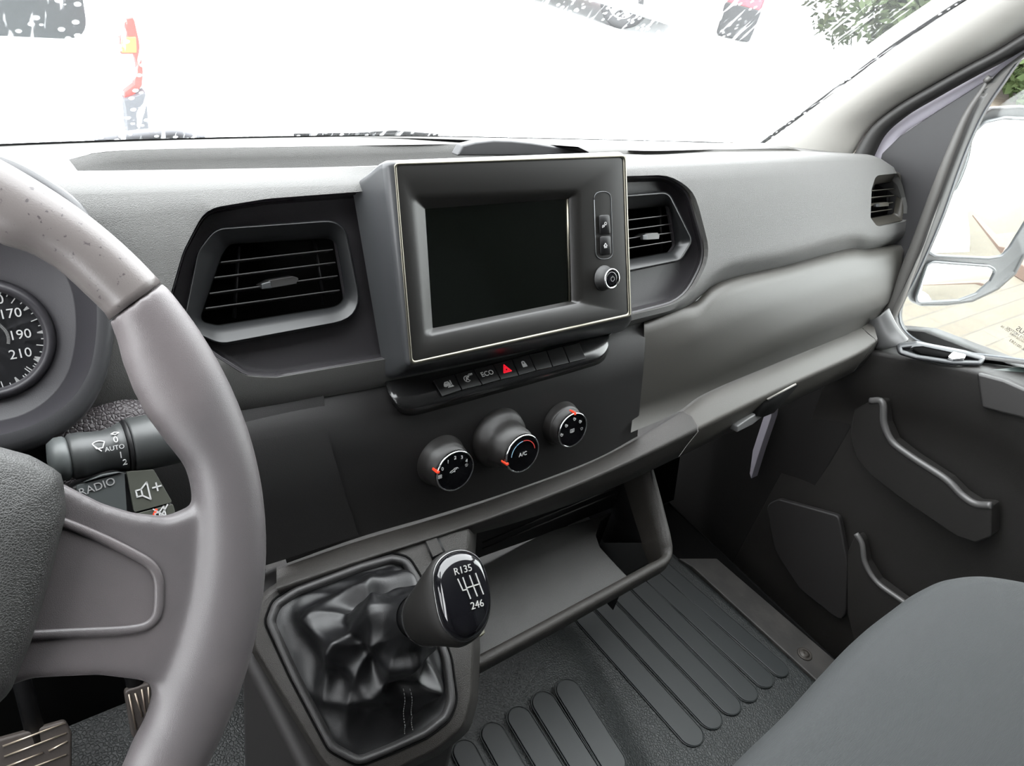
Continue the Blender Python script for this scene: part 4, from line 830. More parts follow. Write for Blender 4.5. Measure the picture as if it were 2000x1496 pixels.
# ================================================================ cab floor
mt = empty('floor_mat', atZ(1250, 1300, 0), 'dark green-grey rubber floor mat with long ribs on the passenger side', 'floor mat')
CR = [(1080, 1200), (1130, 1255), (1180, 1340), (1230, 1440), (1270, 1520), (1330, 1620)]
edge = [(1290, 1060), (1350, 1113), (1480, 1228), (1612, 1347), (1760, 1480), (1900, 1610)]
crz = [atZ(x, y, 0.0) for x, y in CR]
ee = [atZ(x, y, 0.0) for x, y in edge]
nE = 40
ce, edg = cat(crz, nE), cat(ee, nE)
bk = ce[0]+np.array([0, .45, 0]); 
rowsM = [edg+np.array([.004, 0, -.008]), edg, edg*.97+ce*.03, edg*.5+ce*.5, ce*.94+edg*.06+np.array([0, 0, .001])]
for k_i, (dx_, dz_) in enumerate(((0, .006), (-.025, .020), (-.06, .032), (-.12, .040), (-.35, .045), (-.8, .045))): rowsM.append(ce+np.array([dx_, 0, dz_]))
R2 = []
for r in rowsM:
    r = np.array(r); R2.append(np.vstack([r[0]+[0, .40, 0], r[0]+[0, .15, 0], r, r[-1]+[0, -.3, 0]]))
mm_ = loft('mat_sheet', R2, MATM, mt, raw=True)
def ribz(p0, p1, wpx0, wpx1, z, nm='mat_rib'):
    a, b = atZ(*p0, z), atZ(*p1, z); a2, b2 = atZ(p0[0]+wpx0, p0[1]-wpx0*.55, z), atZ(p1[0]+wpx1, p1[1]-wpx1*.62, z)
    d = b-a; l = np.linalg.norm(d); d /= l; wv = (b2-b)-(b2-b)@d*d; wdt = np.linalg.norm(wv); wv /= wdt
    hw = wdt/2; c0, c1 = a+wv*hw, b+wv*hw; pts = []
    for k in range(13): t = -PI/2+PI*k/12; pts.append(c1+d*hw*(math.cos(t)-1)+wv*hw*math.sin(t))
    for k in range(13): t = PI/2+PI*k/12; pts.append(c0+d*hw*math.cos(t)+wv*hw*math.sin(t))
    o = slab(nm, pts, (0, 0, -.003), RIB, mt, bevel=.0012)
    ring = [p+np.array([0, 0, -.0012]) for p in pts]; cc_ = sum(ring)/len(ring); ring = [p+(p-c0-d*max(0, min(l, (p-c0)@d)))/max(hw, 1e-6)*.0018*1 for p in ring]
    tube('rib_edge', ring+[ring[0]], .0009, RIB, o, seg=6, caps=False)
for p0, p1, w0, w1 in (((1130, 1216), (1352, 1466), 24, 36), ((1165, 1190), (1390, 1432), 24, 34), ((1200, 1168), (1428, 1404), 22, 32), ((1232, 1148), (1463, 1378), 20, 30), ((1256, 1128), (1496, 1350), 18, 28), ((1285, 1116), (1528, 1328), 14, 25)):
    ribz(p0, p1, w0, w1, .0035)
for p0, p1, w0, w1 in (((1091, 1358), (1190, 1520), 36, 40), ((1044, 1383), (1140, 1540), 36, 40), ((996, 1413), (1085, 1560), 36, 40), ((944, 1444), (1020, 1580), 34, 40), ((888, 1478), (950, 1600), 34, 40)):
    ribz(p0, p1, w0, w1, .0475)
# driver side: dark mat and two pedals
dm = slab('floor_mat', [(-.46, -.5, 0), (.22, -.5, 0), (.22, .70, 0), (-.46, .70, 0)], (0, 0, -.006), mat('driver_mat_rubber', (.018, .019, .022), .5, grain=170, bump=1.0, kind='voronoi'), None)
tag(dm, 'black coarse-grained rubber floor mat in the driver footwell', 'floor mat')
PDM = mat('pedal_rubber', (.06, .05, .045), .55, grain=500, bump=.4); PDR = mat('pedal_bare_metal', (.50, .42, .34), .35, metal=.8)
def pedal(name, label, pts, z, tilt, lines, arm):
    pl = Plane(atZ(*pts[0], z), tilt); c = pl.q(*np.mean(np.array(pts), 0))
    e = empty(name, c, label, 'pedal'); pad_ = pslab('pedal_pad', pl, rpoly(pts, 10, 4), -.012, 0, PDM, e, bevel=.003)
    for a, b in lines: tube('worn_ridge', [pl.q(*a, .0006), pl.q(*b, .0006)], .0012, PDR, pad_, seg=6)
    tube('pedal_arm', [c-pl.n*.01, c+np.array([0, .05, .05]), c+np.array(arm)], [.010, .009, .009], BLACK, e, seg=10)
pedal('brake_pedal', 'wide brake pedal with bright worn ridges at the lower left', [(-8, 1446), (128, 1408), (141, 1432), (140, 1530), (0, 1560)], .14, 40,
      [((5, 1458), (128, 1412)), ((8, 1478), (130, 1432)), ((12, 1498), (84, 1470)), ((95, 1467), (132, 1448)), ((14, 1518), (130, 1474))], (0, .12, .3))
pedal('accelerator_pedal', 'narrow accelerator pedal with upright worn ridges seen under the wheel spoke', [(243, 1350), (292, 1334), (302, 1345), (300, 1400), (270, 1446), (258, 1440)], .12, 35,
      [((252, 1356), (266, 1425)), ((264, 1354), (278, 1400)), ((277, 1346), (285, 1395)), ((290, 1342), (292, 1380))], (0, .14, .2))
slab('driver_footwell', [(-.46, .60, 0), (.25, .60, 0), (.25, .75, .35), (-.46, .75, .35)], (0, .01, 0), VBLACK, None)['kind'] = 'structure'
bpy.data.objects['driver_footwell'].name = 'trim_2'
kp_ = slab('trim_3', [(.26, .30, 0), (.30, .30, 0), (.30, .9, 0), (.26, .9, 0)], (0, 0, .36), VBLACK, None); kp_['kind'] = 'structure'
ub = slab('trim_4', [(.30, .60, 0), (1.09, .60, 0), (1.09, .72, .45), (.30, .72, .45)], (0, .01, 0), VBLACK, None); ub['kind'] = 'structure'

# door sill strip with its screw, dark step well beyond
ss = empty('sill_strip', atZ(1500, 1210, .004), 'dusty dark metal sill strip with a round screw beside the rubber mat', 'sill strip')
slab('strip', [atZ(x, y, .006) for x, y in [(1325, 1090), (1352, 1106), (1612, 1344), (1780, 1500), (1830, 1470), (1651, 1306), (1437, 1122), (1400, 1090)]], (0, 0, -.012), mat('dusty_sill', (.012, .011, .010), .6, grain=120, bump=.4, var=(20, (.022, .020, .018), .45, .6)), ss, bevel=.002)
lathe('screw', atZ(1572, 1277, .007), (0, 0, 1), [(.013, -.001), (.012, .001), (.010, .0005), (.0075, .0), (.007, .002), (.002, .0025), (0, .001)], mat('rusty_screw', (.03, .026, .022), .5, metal=.3), ss, seg=24)
st(slab('trim_5', [(1.085, -.6, -.2), (1.28, -.6, -.2), (1.28, .9, -.2), (1.085, .9, -.2)], (0, 0, -.01), VBLACK, None))
st(slab('trim_6', [(1.083, -.6, -.2), (1.083, .9, -.2), (1.083, .9, -.01), (1.083, -.6, -.01)], (.003, 0, 0), VBLACK, None))

# ================================================================ passenger seat
seat = empty('passenger_seat', (1.0, -.1, 0), 'grey woven fabric passenger seat cushion at the lower right', 'seat')
SZ = .50
ed = [(1420, 1510), (1500, 1428), (1580, 1352), (1650, 1275), (1710, 1213), (1770, 1166), (1815, 1134), (1860, 1115), (1920, 1110), (2000, 1122), (2100, 1150)]
e3 = cat([atZ(x, y, SZ) for x, y in ed], 70); ctr = np.array([e3[:, 0].mean()+.02, e3[:, 1].min()-.25, SZ+.02])
out3 = np.array([(p-ctr)*[1, 1, 0]/np.linalg.norm((p-ctr)*[1, 1, 0]) for p in e3])
sr = [e3*[1, 1, 0]+[0, 0, .10]+out3*-.02, e3-[0, 0, .12]+out3*.0, e3-[0, 0, .05]+out3*.006, e3-[0, 0, .022]+out3*.004, e3-[0, 0, .006]-out3*.004, e3-out3*.016+[0, 0, .003], e3-out3*.05+[0, 0, .010], e3*.7+ctr*.3+[0, 0, .012], e3*.4+ctr*.6+[0, 0, .01], e3*.05+ctr*.95]
loft('cushion', sr, FABRIC, seat, raw=True, subsurf=1)
slab('seat_base', [(.80, -.55, 0), (1.06, -.55, 0), (1.06, -.05, 0), (.80, -.05, 0)], (0, 0, .33), VBLACK, seat)
bk_ = rpoly([(.72, .50), (1.16, .50), (1.13, 1.10), (.76, 1.10)], .07, 5)
slab('backrest', [(x, -.46-(z-.5)*.18, z) for x, z in bk_], (0, -.10, 0), FABRIC, seat, bevel=.03)
hr_ = rpoly([(.83, 1.15), (1.05, 1.15), (1.04, 1.34), (.84, 1.34)], .05, 5)
slab('headrest', [(x, -.58, z) for x, z in hr_], (0, -.08, 0), FABRIC, seat, bevel=.025)
for x_ in (.89, .99): tube('headrest_post', [(x_, -.62, 1.06), (x_, -.62, 1.18)], .007, CHROME, seat, seg=8)
# ================================================================ windscreen pillar (trim), door opening seal, painted frame
def lx(pts, X): return [atX(x, y, X) for x, y in pts]
PA = [(1489, 283), (1540, 247), (1600, 203), (1680, 143), (1745, 95), (1820, 45), (1890, 0), (1990, -62), (2120, -140)]
PB = [(1667, 301), (1700, 250), (1752, 208), (1825, 165), (1895, 126), (1950, 97), (2000, 66), (2090, 10), (2200, -60)]
PC = [(1697, 312), (1722, 264), (1765, 226), (1825, 190), (1900, 148), (1950, 122), (2000, 92), (2090, 38), (2200, -30)]
PD = [(1725, 316), (1757, 266), (1818, 225), (1880, 186), (1932, 152), (1955, 136), (2000, 105), (2090, 52), (2200, -15)]
a3 = cat([atX(x, y, 1.165) for x, y in PA], 60); b3 = cat([atX(x, y, 1.205) for x, y in PB], 60)
bul = np.array([-.022, -.006, .004])
pr_ = [a3+np.array([.015, .035, .010]), a3, a3*.88+b3*.12+bul*.35, a3*.65+b3*.35+bul*.8, a3*.40+b3*.60+bul*1.0, a3*.2+b3*.8+bul*.75, a3*.06+b3*.94+bul*.25, b3, b3+np.array([.02, .01, 0])]
st(loft('trim_7', pr_, PILLAR, raw=True, subsurf=1))
tube('x', [(0, 0, 0), (0, 0, 1)], .1, BLACK) if 0 else None
eg = tube('trim_8', a3+np.array([.002, .004, .001]), .0032, VBLACK, None, seg=8); st(eg)
c3 = cat([atX(x, y, 1.21) for x, y in PC], 60); bs = cat([atX(x, y, 1.202) for x, y in PB], 60)
st(loft('trim_9', [bs+[.01, .0, 0], bs, bs*.7+c3*.3+[-.008, 0, 0], bs*.35+c3*.65+[-.010, 0, 0], c3+[-.003, 0, 0], c3+[.012, 0, 0]], RUBBER, raw=True))
c4 = cat([atX(x, y, 1.235) for x, y in PC], 60); d4 = cat([atX(x, y, 1.235) for x, y in PD], 60)
st(loft('trim_10', [c4+[.02, .01, 0], c4, c4*.5+d4*.5+[-.003, 0, 0], d4, d4+[.02, 0, 0]], LILAC, raw=True))
# body wall forward of and below the door opening
bw = slab('wall_right', [(1.26, .93, -.3), (1.26, .93, .60), (1.26, .75, .66), (1.26, .60, .66), (1.26, .60, -.3)], (.02, 0, 0), VBLACK); st(bw)

# ================================================================ passenger door
door = empty('door_1', (1.21, .0, 0), 'passenger door with dark plastic lining, recessed handle and storage pockets', kind='structure')
GX = 1.25
WFO = [(1943, 148), (1905, 205), (1873, 280), (1848, 345), (1820, 420), (1795, 490), (1765, 560), (1742, 610), (1742, 640), (1762, 668), (1830, 690), (1920, 702), (2000, 712), (2200, 745)]   # inner edge of the rubber
GLE = [(1996, 110), (1955, 165), (1922, 215), (1893, 275), (1868, 340), (1842, 415), (1815, 480), (1783, 550), (1757, 600), (1758, 634), (1785, 662), (1840, 681), (1920, 694), (2000, 704), (2200, 738)]
e0 = cat([atX(x, y, 1.205) for x, y in [(2010, 95)]+WFO], 80); e1 = cat([atX(x, y, GX-.004) for x, y in [(2040, 80)]+GLE], 80)
top0 = cat([atX(x, y, 1.222) for x, y in [(2200, -8), (2090, 58), (2010, 95)]], 12); top1 = cat([atX(x, y, GX-.004) for x, y in [(2240, 0), (2110, 65), (2040, 80)]], 12)
r0_, r1_ = np.vstack([top0[:-1], e0]), np.vstack([top1[:-1], e1])
loft('window_seal', [r0_+[.02, 0, 0], r0_, r0_*.6+r1_*.4+[-.004, 0, 0], r1_, r1_+[.012, 0, 0]], RUBBER, door, raw=True)
tube('glass_channel', r1_+np.array([.001, 0, 0]), .0022, mat('channel_grey', (.12, .13, .14), .35), door, seg=8)
wg = slab('window_2', [(GX, .75, .42), (GX, .40, .95), (GX, .12, 1.34), (GX, .02, 1.36), (GX, .02, .50), (GX, .2, .50), (GX, .5, .42)], (.004, 0, 0), sglass, door, smooth=False)
wf = slab('door_frame_blocker', [(GX-.0, .66, .70), (GX-.0, .48, .93), (GX-.0, .14, 1.33), (GX-.0, .02, 1.36), (GX-.0, .02, .5), (GX-.02, -1.19, .5), (GX-.02, -1.19, 1.46), (GX-.02, .17, 1.46), (GX-.02, .64, .74)], (.03, 0, 0), DARKW, door)  # unseen rear part added to shorten the window, keeps the screen's reflection dark
slab('door_skin', [(1.25, .62, -.25), (1.25, .60, .40), (1.25, .40, .50), (1.25, .2, .535), (1.25, -.3, .60), (1.25, -1.19, .62), (1.25, -1.19, -.25)], (.04, 0, 0), DOORC, door)
# black corner panel in front of the window, with a soft ridge along its rear edge
TRI = [(1722, 300), (1757, 266), (1818, 225), (1880, 186), (1932, 153), (1944, 150), (1938, 165), (1900, 225), (1862, 310), (1825, 410), (1795, 492), (1762, 575), (1735, 640), (1700, 640), (1700, 400)]
slab('corner_panel', [atX(x, y, 1.222) for x, y in TRI], (.02, 0, 0), mat('corner_plastic', (.013, .0125, .0135), .5, grain=1500, bump=.1), door, bevel=.002)
RG = [(1930, 156), (1925, 168), (1893, 218), (1858, 300), (1826, 385), (1798, 462), (1772, 530), (1748, 590), (1722, 640)]
tube('corner_ridge', [atX(x, y, 1.215) for x, y in RG], [.004, .007, .009, .010, .011, .011], mat('ridge_plastic', (.075, .072, .068), .42), door, seg=14, n=50)
tube('corner_bolt', [atX(1925, 160, 1.21), atX(1934, 150, 1.21)], .0045, mat('ridge_plastic', (.07, .07, .07), .42), door, seg=12)
# door lining: shoulder under the window rolls over into the card
SH0 = [(1690, 640), (1742, 650), (1770, 676), (1840, 694), (1920, 706), (2000, 716), (2150, 738), (2400, 780)]
SH1 = [(1640, 690), (1700, 688), (1760, 697), (1830, 711), (1902, 724), (1960, 745), (2060, 790), (2300, 900)]
s0_ = cat([atX(x, y, 1.24) for x, y in SH0], 60); s1b = cat([atX(x, y, 1.165) for x, y in SH1], 60)
low = lambda P, dz, dx_: np.array([[p[0]+dx_, p[1], p[2]-dz] for p in P])
bt_ = s1b.copy(); bt_[:, 2] = -.19; bt_[:, 0] = 1.19
cdr = [s0_+[.012, 0, -.01], s0_, s0_*.5+s1b*.5+[0, 0, .003], s1b*.9+s0_*.1+[0, 0, .002], s1b, low(s1b, .012, .002), low(s1b, .05, .004), low(s1b, .10, .012), low(s1b, .13, .030), s1b*.5+bt_*.5+[.01, 0, 0], bt_]
loft('door_card', cdr, DOORC, door, raw=True, subsurf=1)
slab('card_front', [(1.19, .85, -.19), (1.19, .85, .30), (1.19, .60, .44), (1.19, .46, .50), (1.19, .40, .46), (1.19, .40, -.19)], (.02, 0, 0), mat('door_shaded_plastic', (.005, .0045, .0042), .7, spec=.3), door, bevel=.006)  # darker copy of the door plastic, shade under the dashboard put into colour
# curled front end of the lining beside the dashboard
cf = [[atX(x, y, 1.17) for x, y in [(1712, 622), (1716, 650), (1728, 672), (1748, 678)]], [atX(x, y, 1.175) for x, y in [(1722, 612), (1734, 640), (1748, 660), (1768, 672)]], [atX(x, y, 1.19) for x, y in [(1735, 600), (1742, 616), (1755, 640), (1775, 664)]]]
loft('lining_curl', [np.array(cf[0])+[.01, .02, -.02]]+cf, mat('curl_plastic', (.055, .055, .055), .4), door, n=20, subsurf=1, solid=.004)
# release handle set into the shoulder
hpl = Plane(atX(1840, 688, 1.17), n=(-.45, -.05, .9), u=(0, -1, .12))
HB = rpoly([(1752, 672), (1790, 668), (1885, 686), (1925, 697), (1915, 713), (1862, 712), (1790, 701), (1755, 690)], [10, 12, 20, 12, 12, 20, 12, 10], 5)
HM = mat('handle_bezel', (.06, .062, .065), .35, metal=.3)
sh_ = sg_of(HB)
stack('handle_bezel', hpl, [(shrink(HB, sh_*-2), -.004), (HB, .002), (shrink(HB, sh_*2), .004), (shrink(HB, sh_*6), .0045), (shrink(HB, sh_*8.5), .0035), (shrink(HB, sh_*9.5), -.004)], HM, door)
pslab('handle_recess', hpl, rpoly([(1779, 679), (1800, 676), (1868, 690), (1872, 696), (1845, 697), (1800, 690)], 3, 3), .0, .0048, VBLACK, door)
pslab('release_lever', hpl, rpoly([(1850, 696), (1862, 686), (1888, 692), (1884, 700), (1862, 702)], 3, 3), .002, .0075, CHROME, door, bevel=.001)
pslab('lever_edge', hpl, [(1778, 680), (1782, 675), (1800, 672), (1870, 687), (1868, 690), (1802, 676), (1786, 677)], .002, .006, GREYM, door, bevel=.0005)
# switch block on the armrest end
pslab('armrest_block', Plane(atX(1950, 770, 1.16), n=(-1, 0, .1)), [(1906, 728), (1960, 742), (2030, 772), (2200, 840), (2200, 900), (2060, 850), (1995, 817), (1950, 806), (1916, 796)], -.03, .004, mat('armrest_plastic', (.018, .017, .0165), .45, grain=1200, bump=.1), door, bevel=.004)
pslab('switch_pad', hpl, [(1912, 724), (1990, 716), (2100, 730), (2100, 770), (2000, 738)], -.002, .003, mat('switch_pad', (.03, .04, .037), .35), door, bevel=.001)
# upper pocket with its bright rounded edge, lower pocket, speaker
DP = Plane((1.175, 0, .2), n=(-1, 0, 0), u=(0, -1, 0))
UP = [(1668, 800), (1700, 783), (1722, 784), (1727, 828), (1742, 862), (1780, 892), (1850, 938), (1880, 968), (1905, 984), (1937, 987), (1936, 1048), (1905, 1060), (1868, 1048), (1760, 975), (1700, 928), (1672, 895), (1660, 850)]
pslab('upper_pocket', DP, rpoly(UP, 8, 3), .0, .028, DOORC, door, bevel=.009, seg=4)
tube('pocket_edge', [DP.q(x, y, .026) for x, y in UP[1:10]], .0055, mat('pocket_edge_plastic', (.065, .063, .062), .4), door, seg=12, n=60)
LP = [(1672, 1042), (1683, 1060), (1690, 1100), (1712, 1136), (1760, 1172), (1800, 1200), (1840, 1240), (1800, 1330), (1690, 1330), (1655, 1200), (1655, 1080)]
pslab('lower_pocket', DP, rpoly(LP, 8, 3), .0, .022, DOORC, door, bevel=.008, seg=4)
tube('pocket_edge', [DP.q(x, y, .02) for x, y in LP[0:6]], .0045, mat('pocket_edge_plastic', (.065, .063, .062), .4), door, seg=12, n=40)
sp = DP.q(2030, 945, .0)
lathe('speaker_ring', sp, (-1, 0, 0), [(.030, -.004), (.030, .006), (.026, .009), (.023, .006), (.021, -.002), (0, -.003)], DOORC, door, seg=40)
pslab('kick_panel', Plane((1.172, 0, .2), n=(-1, 0, 0), u=(0, -1, 0)), rpoly([(1496, 985), (1520, 975), (1638, 1008), (1655, 1100), (1650, 1222), (1560, 1150), (1512, 1075)], 16, 4), -.008, .004, mat('kick_plastic', (.010, .009, .009), .6), door, bevel=.003)
# painted sliver of the door frame showing in the gap under the dashboard
sv = slab('trim_11', [atX(x, y, 1.16) for x, y in [(1492, 812), (1508, 802), (1506, 815), (1484, 880), (1467, 935), (1464, 925), (1470, 880)]], (.02, 0, 0), LILAC, None, bevel=.001); st(sv)
# printed maker's mark on the window glass, seen from behind (mirrored)
INK = mat('glass_print', (.003, .003, .003), .6)
gp = Plane((GX-.0008, 0, .5), n=(-1, 0, 0), u=(0, -1, 0)); UU = gp.u
def mir(nm, s, x, y, sz, a=0): text(nm, s, gp.q(x, y), -gp.u, gp.v, sz, INK, wg, ang=a, thick=.0001)
mir('glass_marking', 'SIEUS', 2000, 650, .0100, .10); mir('glass_marking', 'M TEMPERLITE HOTON', 1999, 661, .0052, .10); mir('glass_marking', 'DOT 3700 WOSEWRE', 2000, 669, .0048, .10); mir('glass_marking', '43R-001583', 1990, 676, .0062, .10); mir('glass_marking', 'DD 06', 1963, 642, .0050, .10)

# glovebox latch recess, handle underside and seam
lt = pslab('latch_recess', H, [(1494, 784), (1556, 747), (1560, 752), (1512, 806), (1490, 815), (1478, 812)], .006, .0215, VBLACK, dash)
pslab('latch_edge', H, [(1499, 779), (1554, 748), (1556, 751), (1501, 782)], .018, .0235, mat('latch_edge', (.35, .33, .31), .4), dash)
pslab('latch_grip', H, [(1440, 833), (1466, 815), (1498, 798), (1500, 806), (1470, 830), (1440, 845)], .0, .0195, mat('latch_grip', (.10, .10, .10), .4), dash, bevel=.002)

# ================================================================ wing mirror outside
mir_ = empty('wing_mirror', (1.50, .5, .65), 'large passenger wing mirror with a tall upper glass and a small wide-angle glass below', 'wing mirror')
MP = Plane((1.42, .49, .65), n=(-.15, -.98, .05))
MH = [(1935, 208), (1990, 205), (2080, 215), (2120, 260), (2100, 400), (2030, 480), (2003, 500), (1985, 535), (1950, 566), (1900, 590), (1850, 597), (1798, 598), (1776, 588), (1766, 560), (1772, 500), (1800, 420), (1850, 300), (1900, 225)]
MHl = rpoly(MH, 14, 3); sm_ = sg_of(MHl)
M1 = rpoly([(1925, 240), (1960, 232), (2060, 236), (2075, 300), (2020, 400), (1970, 482), (1955, 498), (1930, 502), (1826, 497), (1812, 488), (1812, 476), (1862, 345), (1900, 262)], 12, 4)
M2 = rpoly([(1810, 520), (1822, 513), (1930, 521), (1942, 528), (1932, 548), (1905, 572), (1870, 585), (1792, 589), (1791, 578)], 8, 4)
stack('mirror_housing', MP, [(shrink(MHl, sm_*40), -.10), (shrink(MHl, sm_*14), -.085), (shrink(MHl, sm_*2), -.05), (MHl, -.01), (shrink(MHl, sm_*3), .0), (shrink(MHl, sm_*6), -.002), (shrink(MHl, sm_*9), -.004)], HOUS, mir_, cap=True)
for nm, M in (('upper_glass', M1), ('wide_angle_glass', M2)):
    s_ = sg_of(M); g_ = stack(nm, MP, [(M, -.004), (M, .0002), (shrink(M, s_*1), .0010)], MIRR, mir_)
    tube('glass_rim', [MP.q(x, y, .0) for x, y in shrink(M, s_*-2)]+[MP.q(*shrink(M, s_*-2)[0], .0)], .003, mat('mirror_rim', (.05, .055, .06), .4), g_, seg=6, caps=False)
tube('mirror_arm', [(1.28, .60, .50), (1.34, .58, .54), (1.42, .56, .58)], [.03, .025, .025], HOUS, mir_, seg=14)

# ================================================================ outside
ZG = -.65
CONC = mat('pale_wet_concrete', (.62, .63, .63), .6, grain=3, bump=.2)
gr = slab('floor_outside', [(-40, -25, ZG), (3.0, -25, ZG), (3.0, 3.2, ZG), (40, 14, ZG), (40, 60, ZG), (-40, 60, ZG)], (0, 0, -.1), CONC); gr.name = 'ground'; st(gr)
pv = bpy.data.materials.new('ochre_paving'); pv.use_nodes = True; nt = pv.node_tree; b = nt.nodes['Principled BSDF']; tcn = nt.nodes.new('ShaderNodeTexCoord'); br_ = nt.nodes.new('ShaderNodeTexBrick'); br_.inputs['Scale'].default_value = 2.2
br_.inputs['Color1'].default_value = (.115, .098, .072, 1); br_.inputs['Color2'].default_value = (.095, .080, .058, 1); br_.inputs['Mortar'].default_value = (.070, .062, .050, 1); br_.inputs['Mortar Size'].default_value = .012; b.inputs['Roughness'].default_value = .8
nt.links.new(tcn.outputs['Object'], br_.inputs['Vector']); nt.links.new(br_.outputs['Color'], b.inputs['Base Color'])
pvm = slab('paving', [(3.0, -25, ZG), (40, -25, ZG), (40, 14, ZG), (3.0, 3.2, ZG)], (0, 0, -.1), pv); pvm.name = 'ground_paving'; st(pvm)
kb_ = [atZ(1900, 500, ZG+.1), atZ(1995, 560, ZG+.1)]
k1, k2 = atZ(1930, 508, ZG), atZ(2060, 590, ZG); dk = (k2-k1); dk /= np.linalg.norm(dk); nk = np.array([-dk[1], dk[0], 0])*(1 if -dk[1] > 0 else -1)
pa_, pb_ = k1-dk*.6, k1+dk*7
t_ = slab('brick_kerb', [pa_, pb_, pb_+nk*.9, pa_+nk*.9], (0, 0, .09), mat('brick_red', (.085, .05, .035), .8, grain=20, bump=.5), None, bevel=.01); tag(t_, 'reddish brown kerb strip on the paving beyond the wing mirror', 'kerb')

# white van parked ahead
van = empty('white_van', (-.6, 3.2, ZG), 'white van parked straight ahead with its rear end facing the windscreen', 'van')
VY = 3.0; vp = Plane((0, VY, 0), 0)
vx1 = vp.q(292, 200)[0]
vb = slab('van_body', rpoly([(vx1-1.95, ZG+.35), (vx1, ZG+.35), (vx1+.01, ZG+.9), (vx1-.10, ZG+2.3), (vx1-1.85, ZG+2.3), (vx1-1.96, ZG+.9)], .06, 4) and [np.array([p[0], VY, p[1]]) for p in rpoly([(vx1-1.95, ZG+.35), (vx1, ZG+.35), (vx1+.01, ZG+.9), (vx1-.10, ZG+2.3), (vx1-1.85, ZG+2.3), (vx1-1.96, ZG+.9)], .06, 4)], (0, 4.6, 0), VAN, van, bevel=.03)
wz = vp.q(172, 76); RWIN = [np.array([p[0], VY-.012, p[1]]) for p in rpoly([(wz[0]-1.5, wz[2]), (wz[0], wz[2]), (wz[0]-.02, wz[2]+.62), (wz[0]-1.48, wz[2]+.62)], .07, 6)]
slab('rear_window', RWIN, (0, .02, 0), mat('van_window', (.016, .021, .023), .5), van)
lp = lambda pts, d, m, nm, par=van, t=.03: pslab(nm, Plane((0, VY-d, 0), 0), pts, -t, 0, m, par, bevel=.004)
LR = mat('lamp_red', (.42, .028, .022), .35); LO = mat('lamp_orange', (.50, .12, .03), .35)
lam = lp([(240, 38), (262, 34), (272, 80), (280, 140), (278, 168), (262, 186), (243, 192), (243, 180), (262, 165), (268, 130), (262, 106), (236, 106), (234, 74), (250, 70)], .03, LR, 'tail_lamp')
lp([(237, 74), (266, 72), (268, 104), (238, 104)], .035, LO, 'indicator_lens', lam, .01)
lp([(243, 196), (286, 180), (292, 262), (250, 262), (247, 215)], .05, mat('van_bumper', (.05, .053, .06), .5), 'rear_bumper', van, .12)
tyre_m = mat('tyre_rubber', (.022, .022, .023), .8); rim_m = mat('alloy', (.55, .55, .56), .35, metal=.7)
for xx in (vx1-.16, vx1-1.8):
    lathe('van_wheel', (xx, VY+.7, ZG+.33), (1, 0, 0), [(.0, -.11), (.28, -.11), (.33, -.08), (.33, .08), (.28, .11), (0, .11)], tyre_m, van, seg=32, ref=(0, 1, 0))

def wheel(par, c, ax, r, w_, spokes=5):
    t = lathe('wheel', c, ax, [(r*.62, -w_/2), (r*.90, -w_/2), (r, -w_*.3), (r, w_*.3), (r*.90, w_/2), (r*.66, w_/2), (r*.62, w_*.35)], tyre_m, par, seg=44, ref=(0, 0, 1))
    ax = np.array(ax, float); ax /= np.linalg.norm(ax); u = np.cross(ax, (0, 0, 1)); v = np.cross(u, ax)
    for k in range(spokes):
        a = 2*PI*k/spokes+.3; d = u*math.cos(a)+v*math.sin(a); s = np.cross(ax, d); c2 = np.array(c)+ax*w_*.40
        slab('wheel_spoke', [c2-s*r*.07, c2+d*r*.64-s*r*.12, c2+d*r*.64+s*r*.12, c2+s*r*.07], ax*-.03, rim_m, t)
    lathe('wheel_rim', np.array(c)+ax*w_*.38, ax, [(r*.66, -.10), (r*.66, .01), (r*.60, .01), (r*.58, -.05)], rim_m, t, seg=40, ref=(0, 0, 1))
    return t
def car(name, label, P0, yaw, L_, Wd, Ht, paint, lower, lowerh, group=None, hide=False):
    """boxy parked car: P0 the near front corner on the ground, yaw its long axis"""
    e = empty(name, P0, label, 'car', group)
    f = np.array([math.cos(yaw), math.sin(yaw), 0]); s = np.array([-math.sin(yaw), math.cos(yaw), 0]); o = np.array(P0)
    prof = [(0, .28), (.02*L_, .62), (.05*L_, .85), (.26*L_, .95), (.40*L_, Ht-.04), (.50*L_, Ht), (.82*L_, Ht-.03), (.97*L_, .98), (L_, .80), (L_, .30), (.5*L_, .24)]
    pts = [o+f*a+np.array([0, 0, h]) for a, h in rpoly(prof, .08, 3)]
    b = slab('car_body', pts, s*Wd, paint, e, bevel=.05)
    lo = [o+f*a+np.array([0, 0, h])-s*.02 for a, h in [(-.02, .22), (-.02, lowerh), (L_+.02, lowerh), (L_+.02, .22)]]
    slab('lower_trim', lo, s*(Wd+.04), lower, e, bevel=.03)
    gw = [o+f*a+np.array([0, 0, h])-s*.012 for a, h in [(.31*L_, .98), (.42*L_, Ht-.12), (.80*L_, Ht-.12), (.90*L_, .98)]]
    slab('car_windows', gw, s*(Wd+.024), mat('car_glass', (.03, .035, .04), .1), e)
    for a in (.19, .80):
        for q in (0, 1): wheel(e, o+f*a*L_+s*(Wd-.1 if q else .1)+np.array([0, 0, .33]), -s if not q else s, .33, .2)
    return e
# silver car: its wheel at the top of the view
wc_ = atZ(1202, 55, ZG); aft = atZ(1030, 0, ZG); yaw = math.atan2(aft[1]-wc_[1], aft[0]-wc_[0])
f_ = np.array([math.cos(yaw), math.sin(yaw), 0]); L_ = 4.4
side = np.array([-math.sin(yaw), math.cos(yaw), 0])
print('car yaw', math.degrees(yaw), wc_, aft)
P0 = wc_-f_*.19*L_
